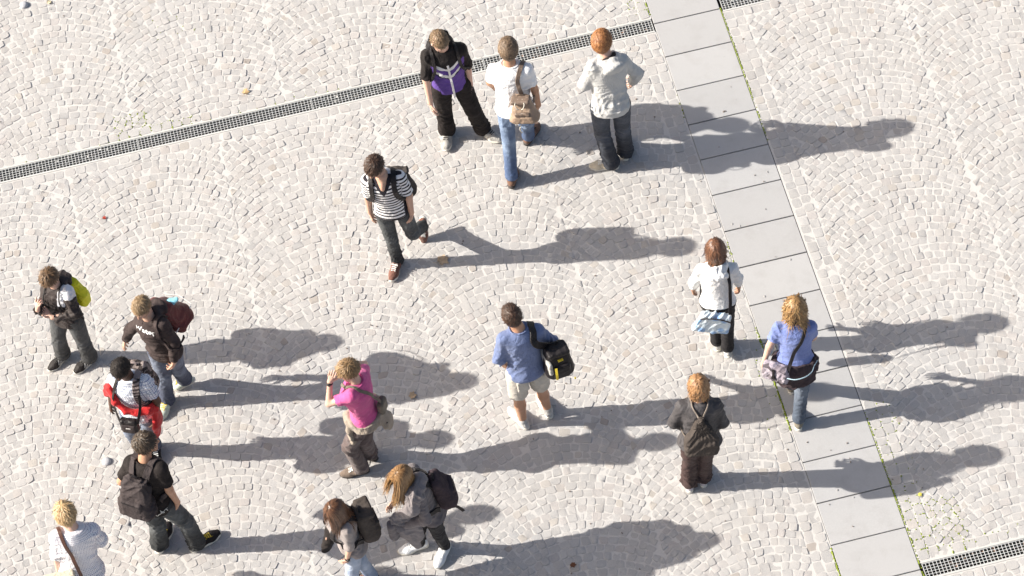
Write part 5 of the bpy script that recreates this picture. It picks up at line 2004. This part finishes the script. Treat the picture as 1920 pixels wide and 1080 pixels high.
# 9 ---- dotted shirt
B, o = build_person('p9', dict(label='blond person in a white shirt with dark dots at the lower left corner', skin=skin_pale, head=(106, 8, 4),
    top=dict(mat=m_dots, sleeve=1.0, sw=.030, slack=.030, hem=-.22, name='dotted_shirt', fold=.006, vox=.0078, flare=.10),
    legs=dict(mat=m_brown_t, w=1.0), shoes=dict(mat=s_brown, smat=sole_dark),
    hair=dict(mat=h_blond, kind='short', thick=.022, len=.070, lift=.18, n=640, w=.009, low=-.095, side=-.02, crown=(.01, .0, .12), brows=False)))
ctr = B.at(.20, -.15, .04)
A_ = B.axes(.1)
e = bag_obj(B, 'shoulder_bag', 'white and tan bag at the hip of the dotted shirt', 'bag', ctr)
v, q = soft([rbox(ctr, A_, (.13, .06, .12), .045, .02)], .0085, 3, A_[0], .006)
part(e, B, 'bag_body', v, q, b_cream)
v, q = soft([rbox(ctr + A_[2] * .115, A_, (.135, .064, .020), .018, .02)], .0085, 5, A_[0], .004)
part(e, B, 'trim', v, q, b_sand)
G = Geo(); G.box(ctr + A_[2] * .10 - A_[0] * .125, .012, .05, .02, A_)
rebase(G.build('buckle', b_sand, None), e, B)
c_ = strap(B, [(.14, .12, .70), (.115, .06, .97), (.11, -.03, 1.0), (.09, -.13, .80), (.04, -.16, .45), (.005, -.19, .12)], .032, b_brownstrap, None, 'strap', .006, .006)
rebase(c_, e, B)
# 10 ---- pink
B, o = build_person('p10', dict(label='person in a magenta t-shirt shading the eyes with a raised hand', skin=skin_pale, head=(197, 20, 0),
    top=dict(mat=m_pink, sleeve=.60, sw=.020, slack=.012, hem=.06, name='t_shirt', fold=.005, bust=True),
    legs=dict(mat=m_cargo, w=1.06, ankle=1.15, hem=1.95, fold=.010, name='cargo_trousers'), shoes=dict(mat=s_taupe, smat=sole_dark, top=.13),
    hand_l=dict(curl=.12, spread=.2, palm=(.4, .9, 0)), hand_r=dict(curl=.15, palm=(.5, -.8, -.1)),
    hair=dict(mat=h_dkblond, kind='short', thick=.018, len=.045, lift=.4, n=620, w=.0075, low=-.075, blobs=[(0, -.085, .055, .036, .032, .032)])), True, 1.04)
pr = [B.loft(-.10, .12, .040, .03), cap(B.at(.06, .15, .04), B.at(.10, .135, .0), .040, .042, .03)]
pr += chain(B, [(.10, .13, .02), (.15, .10, -.16), (.165, .08, -.36)], [.040, .050, .058], .04, (B.axes(0)[1], .5))
pr += chain(B, [(-.02, -.15, .02), (-.03, -.19, -.18), (-.05, -.20, -.34)], [.06, .07, .060], .05, (B.axes(0)[1], .4))
drape(B, o, 'tied_jacket', pr, m_khaki, .009, 60)
drape(B, o, 'jacket_lining', chain(B, [(.02, -.205, -.10), (-.04, -.215, -.24)], [.014, .020], .02, (B.axes(0)[1], .5)), m_khaki_in, .004)
collar(B, o, m_pink)
watch(B, o, 'l', plain('dark_watch', (.03, .028, .026), .3, .3), 'dark wristwatch on the raised arm of the magenta t-shirt')
ctr = B.at(-.05, -.165, .22)
e = bag_obj(B, 'shoulder_bag', 'small olive bag behind the magenta t-shirt', 'bag', ctr)
v, q = soft([rbox(ctr, B.axes(.3), (.065, .035, .085), .03, .02)], .0085, 3, B.u, .005)
part(e, B, 'bag_body', v, q, b_olive)
c_ = strap(B, [(-.04, -.17, .34), (.01, -.13, .70), (.07, -.08, .95), (.085, .0, 1.01), (.06, .08, .93), (-.03, .15, .70), (-.12, .10, .45), (-.15, -.02, .35)], .030, b_olive, None, 'strap', .006, .006)
rebase(c_, e, B)
# 11 ---- long brown hair
B, o = build_person('p11', dict(label='girl with long brown hair in a grey top and faded jeans at the lower edge', skin=skin, head=(212, 30, 0),
    top=dict(mat=m_greytop, sleeve=1.10, sw=.016, slack=.010, hem=-.04, name='top', fold=.005),
    legs=dict(mat=j_light, w=.98), shoes=dict(mat=s_black, lmat=l_white),
    hand_l=dict(curl=.7),
    hair=dict(mat=h_brun, kind='long', len=.33, n=1050, w=.0100, thick=.016, low=-.09, side=-.03, part=.0, brows=False)), True)
backpack(B, 'dark umber backpack on the girl with long brown hair', b_umber, b_black, dict(size=(.132, .20, .080), t=.52, lid=True, taper=.30, fold=.010))
watch(B, o, 'l', plain('black_bracelet', (.02, .018, .018), .4), 'black wristband on the bare arm of the girl in grey')
J_ = B.j
drape(B, o, 'carried_jacket', [cap(J_['er'] + (J_['sr'] - J_['er']) * .35, J_['er'], .055, .06, .03), cap(J_['er'], J_['wr'], .06, .06, .03), cap(J_['wr'], J_['gr'] + (J_['gr'] - J_['wr']) * .3, .06, .05, .03)], m_black2, .010)
# 12 ---- coat over the shoulder
B, o = build_person('p12', dict(label='girl with copper hair over her face carrying a mauve grey coat', skin=skin_pale, head=(214, 38, 0),
    top=dict(mat=m_greycoat, sleeve=1.9, sw=.022, slack=.020, hem=.02, name='jacket', fold=.008),
    legs=dict(mat=j_black, w=.95, hem=1.93, ankle=.9), shoes=dict(mat=s_white, lmat=l_white, size=1.05),
    hair=dict(mat=h_copper, kind='long', len=.30, n=1050, w=.0100, thick=.016, low=-.09, side=-.03, part=.0, brows=False, fall=(-.35, -.25, -1))), True)
jl = B.j
A_ = B.axes(.6)
wl = jl['wl'] + np.array([0, 0, .02])
pr = chain(B, [(.02, -.06, 1.0), (.15, .03, .97), (.205, .10, .76)], [.062, .068, .060], .05)
pr += [cap(B.at(.205, .10, .76), wl + A_[2] * .10, .066, .068, .05, None, (A_[0], .6)), cap(wl + A_[2] * .10, wl - A_[2] * .08 + A_[1] * .02, .068, .070, .05, None, (A_[0], .5)),
       cap(wl - A_[2] * .08, wl - A_[2] * .42 - A_[1] * .02, .080, .032, .05, None, (A_[0], .5)),
       cap(wl - A_[1] * .10 + A_[2] * .05, wl - A_[1] * .08 - A_[2] * .28, .065, .045, .05, None, (A_[0], .5))]
drape(B, o, 'draped_coat', pr, m_greycoat2, .013, 85, .0085, A_[1] + .35 * A_[0])
v, q = soft([cap(wl + A_[1] * .09 + A_[2] * .03, wl + A_[1] * .11 - A_[2] * .13, .045, .050, .03)], .008, 3, A_[2] + A_[1], .012, 60)
mesh_obj('bundled_sleeve', v, q, m_greycoat, o)
e, P, A, (w, h, d) = backpack(B, 'black plum backpack with a loose strap on the girl carrying the coat', m_plum, b_black, dict(size=(.132, .185, .080), t=.54, taper=.35))
G = Geo(); G.strip(spline([P(.08, -.02, -.20), P(.085, -.06, -.26), P(.09, -.09, -.34)], 5), .03, .006, [A[0]] * 11)
rebase(G.build('loose_strap', b_black, None), e, B)
# 13 ---- blue jumper, shorts
B, o = build_person('p13', dict(label='man in a blue violet jumper and beige shorts seen from behind', skin=skin_tan, head=(112, -2, 3), covered=False,
    top=dict(mat=m_blue, sleeve=1.45, sw=.016, slack=.016, hem=-.06, name='jumper', fold=.006),
    legs=dict(mat=m_beige, w=1.12, hem=.86, name='shorts', fold=.007), shoes=dict(mat=s_greywhite, lmat=l_white),
    hair=dict(mat=h_brown, kind='short', thick=.016, len=.034, lift=.28, n=640, w=.006, low=-.085)))
collar(B, o, m_blue); back_pockets(B, o, m_beige)
e, P, A, (w, h, d) = backpack(B, 'black sports backpack with yellow trim slung on one shoulder', b_black, b_black,
    dict(size=(.120, .18, .095), t=.27, x=-.265, dy=.06, straps=(-1,), sx=.125, sw=.068, lid=True, taper=.2, roll=.0, tilt=0, fold=.010))
G = Geo(); G.strip(spline([P(w * .55, -d * .95, h * .90), P(w * .60, -d * 1.06, h * .2), P(w * .60, -d * 1.0, -h * .55)], 6), .022, .008, [-A[1] + .3 * A[0]] * 13)
G.strip(spline([P(w * .2, -d * .6, h * .98), P(-w * .2, -d * .6, h * 1.02)], 6), .024, .008, [A[2]] * 7)
G.strip(spline([P(-w * .55, -d * 1.5, h * .1), P(-w * .55, -d * 1.52, -h * .12)], 4), .014, .006, [-A[1]] * 5)
rebase(G.build('yellow_trim', b_yel2, None), e, B)
v, q = soft([rbox(P(w * .80, d * .1, -h * .02), A, (.022, d * .75, h * .80), .02, .02)], .0085, 2, A[2], .003)
part(e, B, 'back_panel', v, q, b_grey2)
G = Geo(); G.strip(spline([P(w * .7, -.02, -h * .9), P(w * .75, -.05, -h * 1.15), P(w * .72, -.06, -h * 1.5)], 5), .022, .006, [-A[1]] * 11)
G.tube([P(w * .7 + .03 * math.cos(a_), -.05, -h * 1.02 + .03 * math.sin(a_)) for a_ in np.linspace(0, 6.28, 11)], .006, 5)
rebase(G.build('loose_strap', b_black, None), e, B)
# 14 ---- white top, flower bag
B, o = build_person('p14', dict(label='woman in a white top and black trousers walking beside the slabs', skin=skin_tan, head=(95, 2, 0),
    top=dict(mat=m_white2, sleeve=1.62, sw=.018, slack=.010, flare=.0, hem=.03, name='top', fold=.0055), hood=m_white2,
    legs=dict(mat=j_black, w=1.0, hem=1.95, waist=.055, slack=.006), shoes=dict(mat=s_greywhite, lmat=l_white),
    hand_l=dict(curl=.45, spread=.2), hand_r=dict(curl=.5, spread=.2),
    hair=dict(mat=h_auburn, kind='long', len=.215, n=1050, w=.0095, thick=.018, low=-.09, side=-.05, part=.01, wave=.5, brows=False)), True)
ctr = B.at(.055, -.185, -.15)
A_ = B.axes(.0)
A_ = np.array([A_[0] * math.cos(.3) + A_[2] * math.sin(.3), A_[1], A_[2] * math.cos(.3) - A_[0] * math.sin(.3)])
e = bag_obj(B, 'shoulder_bag', 'shoulder bag with a pale blue flower print behind the white top', 'bag', ctr)
v, q = soft([rbox(ctr, A_, (.165, .040, .135), .04, .02, lambda q: np.column_stack([q[:, 0] * (1 + .12 * np.clip(q[:, 2] / .12, -1, 1)), q[:, 1], q[:, 2]]))], .0085, 3, A_[0], .008, 40)
part(e, B, 'bag_body', v, q, b_flower)
G = Geo()
G.tube([ctr + A_[0] * x_ - A_[1] * .045 + A_[2] * (.100 - .03 * (x_ / .15) ** 2) for x_ in np.linspace(-.145, .145, 9)], .006, 5)
rebase(G.build('flap_edge', b_dark, None, True), e, B)
c_ = strap(B, [(.16, .02, .05), (.12, .13, .40), (-.02, .15, .75), (-.09, .07, .97), (-.098, -.03, 1.01), (-.105, -.12, .80), (-.105, -.14, .40), (-.10, -.19, .05)], .034, b_black, None, 'strap', .006, .006)
rebase(c_, e, B)
# 15 ---- blue t-shirt
B, o = build_person('p15', dict(label='woman with wavy honey hair in a periwinkle t-shirt walking on the slabs', skin=skin_pale, head=(86, 2, 0),
    top=dict(mat=m_bluetee, sleeve=.62, sw=.016, slack=.010, hem=.0, name='t_shirt', fold=.005),
    legs=dict(mat=j_slate, w=.98, hem=1.95), shoes=dict(mat=s_khaki, lmat=l_white),
    hand_l=dict(curl=.55),
    hair=dict(mat=h_honey, kind='long', len=.27, n=1050, w=.0100, thick=.020, low=-.09, side=-.05, part=.0, wave=.9, brows=False)), True, 1.06)
collar(B, o, m_bluetee)
pr = [B.loft(-.38, .16, .036, .03, .04, 1.02)]
pr += chain(B, [(.06, .16, .05), (.10, .15, -.12), (.10, .14, -.26)], [.04, .045, .05], .03)
drape(B, o, 'tied_jacket', pr, m_plum, .011, 48, .0085, B.ls + .4 * B.u)
st = strap(B, [(.10, -.21, .05), (.0, -.24, .06), (-.12, -.20, .10), (-.21, -.06, .14)], 0.009, m_ltblue, None, 'trim', .002, .003, extra=pr)
st.parent = o
ctr = B.at(.175, -.13, .04)
A_ = B.axes(.0)
A_ = np.array([unit(A_[0] + .5 * A_[1]), unit(A_[1] - .5 * A_[0]), A_[2]])
e = bag_obj(B, 'shoulder_bag', 'lilac grey printed bag at the hip of the periwinkle t-shirt', 'bag', ctr)
v, q = soft([rbox(ctr, A_, (.125, .052, .098), .035, .02)], .0085, 3, A_[0], .006)
part(e, B, 'bag_body', v, q, b_lilac)
G = Geo(); G.box(ctr - A_[1] * .055 + A_[2] * .02, .010, .006, .06, A_); G.box(ctr - A_[1] * .057 - A_[2] * .02, .016, .008, .014, A_)
rebase(G.build('clasp_strap', b_black, None), e, B)
c_ = strap(B, [(.19, .05, .06), (.12, .14, .45), (-.02, .15, .78), (-.085, .06, .97), (-.088, -.03, 1.01), (-.05, -.125, .78), (.03, -.135, .42), (.08, -.19, .15)], .034, b_black, None, 'strap', .006, .006, extra=pr)
rebase(c_, e, B)
# 16 ---- drawstring
B, o = build_person('p16', dict(label='person with a light copper bob in a slate jacket and brown trousers', skin=skin, head=(92, 2, 0),
    top=dict(mat=m_darkjacket, sleeve=1.9, sw=.020, slack=.020, hem=-.08, name='jacket', fold=.0045),
    legs=dict(mat=m_darkbrown, w=1.10, ankle=1.2, hem=1.93, fold=.011), shoes=dict(mat=s_lav, lmat=l_white),
    hair=dict(mat=h_bob, kind='long', len=.15, n=700, w=.012, thick=.026, low=-.085, side=-.06, part=.01, wave=.5, brows=False)), True, 1.02)
drawstring(B, 'grey brown drawstring bag on the back of the slate jacket', b_umber, plain('pale_brown_cord', (.22, .18, .15), .7), dict(size=(.155, .205, .065), t=.42))

# ================================================================== small things on the ground
def leaf(loc, size, yaw_, col, label, curl=.35, tilt=(0, 0)):
    """dry maple-like leaf with a stalk"""
    m = cloth('dry_leaf', col, .3, .7, 0, bs=.3)
    out = []
    lob = [(0, 1.0), (24, .74), (46, .93), (72, .64), (103, .80), (135, .54), (163, .56), (180, .42)]
    for a_, r_ in lob:
        out.append((a_, r_))
    ring = [(a_, r_) for a_, r_ in out] + [(360 - a_, r_ * (.72 + .5 * ((i_ * 37) % 10) / 10)) for i_, (a_, r_) in enumerate(out[-2:0:-1])]
    V, F = [(0, 0, .25 * curl * size)], []
    for f_ in (.5, 1.0):
        for a_, r_ in ring:
            x_, y_ = math.cos(rad(a_)) * r_ * f_ * size, math.sin(rad(a_)) * r_ * f_ * size
            V.append((x_, y_, curl * size * (f_ ** 2) * (.35 + .45 * math.sin(rad(a_) * 2 + yaw_)) * .8 + .002))
    k = len(ring)
    for i in range(k):
        j_ = (i + 1) % k
        F.append((0, 1 + i, 1 + j_)); F.append((1 + i, 1 + k + i, 1 + k + j_, 1 + j_))
    V = np.array(V)
    n = len(V)
    V2 = V - np.array([0, 0, .0012])
    F2 = [tuple(i + n for i in f_[::-1]) for f_ in F]
    c_, s_ = math.cos(yaw_), math.sin(yaw_)
    Rm = np.array([[c_, -s_, 0], [s_, c_, 0], [0, 0, 1]])
    VV = np.concatenate([V, V2]) @ Rm.T
    o = mesh_obj('fallen_leaf', VV, F + F2, m, None, True, loc=(loc[0], loc[1], .006))
    G = Geo(); G.tube([Rm @ np.array(p_) for p_ in ((-.25 * size, 0, .004), (-.7 * size, .05 * size, .004), (-1.05 * size, .16 * size, .007))], .0016, 5)
    G.build('stalk', m, o, True)
    o['label'] = label; o['category'] = 'leaf'; o['group'] = 'dry leaves on the setts'

leaf((-.636, .406), .078, .3, (.42, .32, .22), 'large brown leaf lying in the long shadow of the striped jersey', .25)
leaf((-1.038, -1.053), .050, 2.2, (.44, .33, .22), 'dry tan leaf right of the magenta t-shirt', .3)
leaf((-2.402, 2.722), .046, 1.0, (.52, .36, .19), 'curled tan leaf just above the long drain', .8)
leaf((-3.868, 1.413), .026, .5, (.30, .035, .02), 'tiny red leaf alone on the pale setts', .6)
leaf((3.389, -2.763), .026, 1.4, (.62, .55, .10), 'small yellow leaf beside the mossy joints', .5)
leaf((-4.354, 4.218), .034, 2.6, (.55, .48, .32), 'pale yellow leaf at the top left edge', .5)
leaf((.22, -3.02), .036, .9, (.15, .065, .035), 'dark brown leaf in the shadow at the lower edge', .3)

def stud(loc, label):
    """round domed stone stud"""
    G = Geo()
    rings = []
    for r_, z_ in ((.044, -.012), (.044, .008), (.040, .018), (.030, .026), (.016, .0305)):
        rings.append([(r_ * math.cos(a_), r_ * math.sin(a_), z_) for a_ in np.linspace(0, 2 * math.pi, 20, endpoint=False)])
    G.ring_stack(rings)
    o = G.build('stone_stud', plain('blue_grey_stone', (.42, .42, .44), .7, 0, .25), None, True, loc=(loc[0], loc[1], 0.0))
    o['label'] = label; o['category'] = 'stud'
stud((-3.92, -1.332), 'round grey stud in the setts left of the black backpack')
stud((-4.62, 4.227), 'round grey stud near the top left corner')
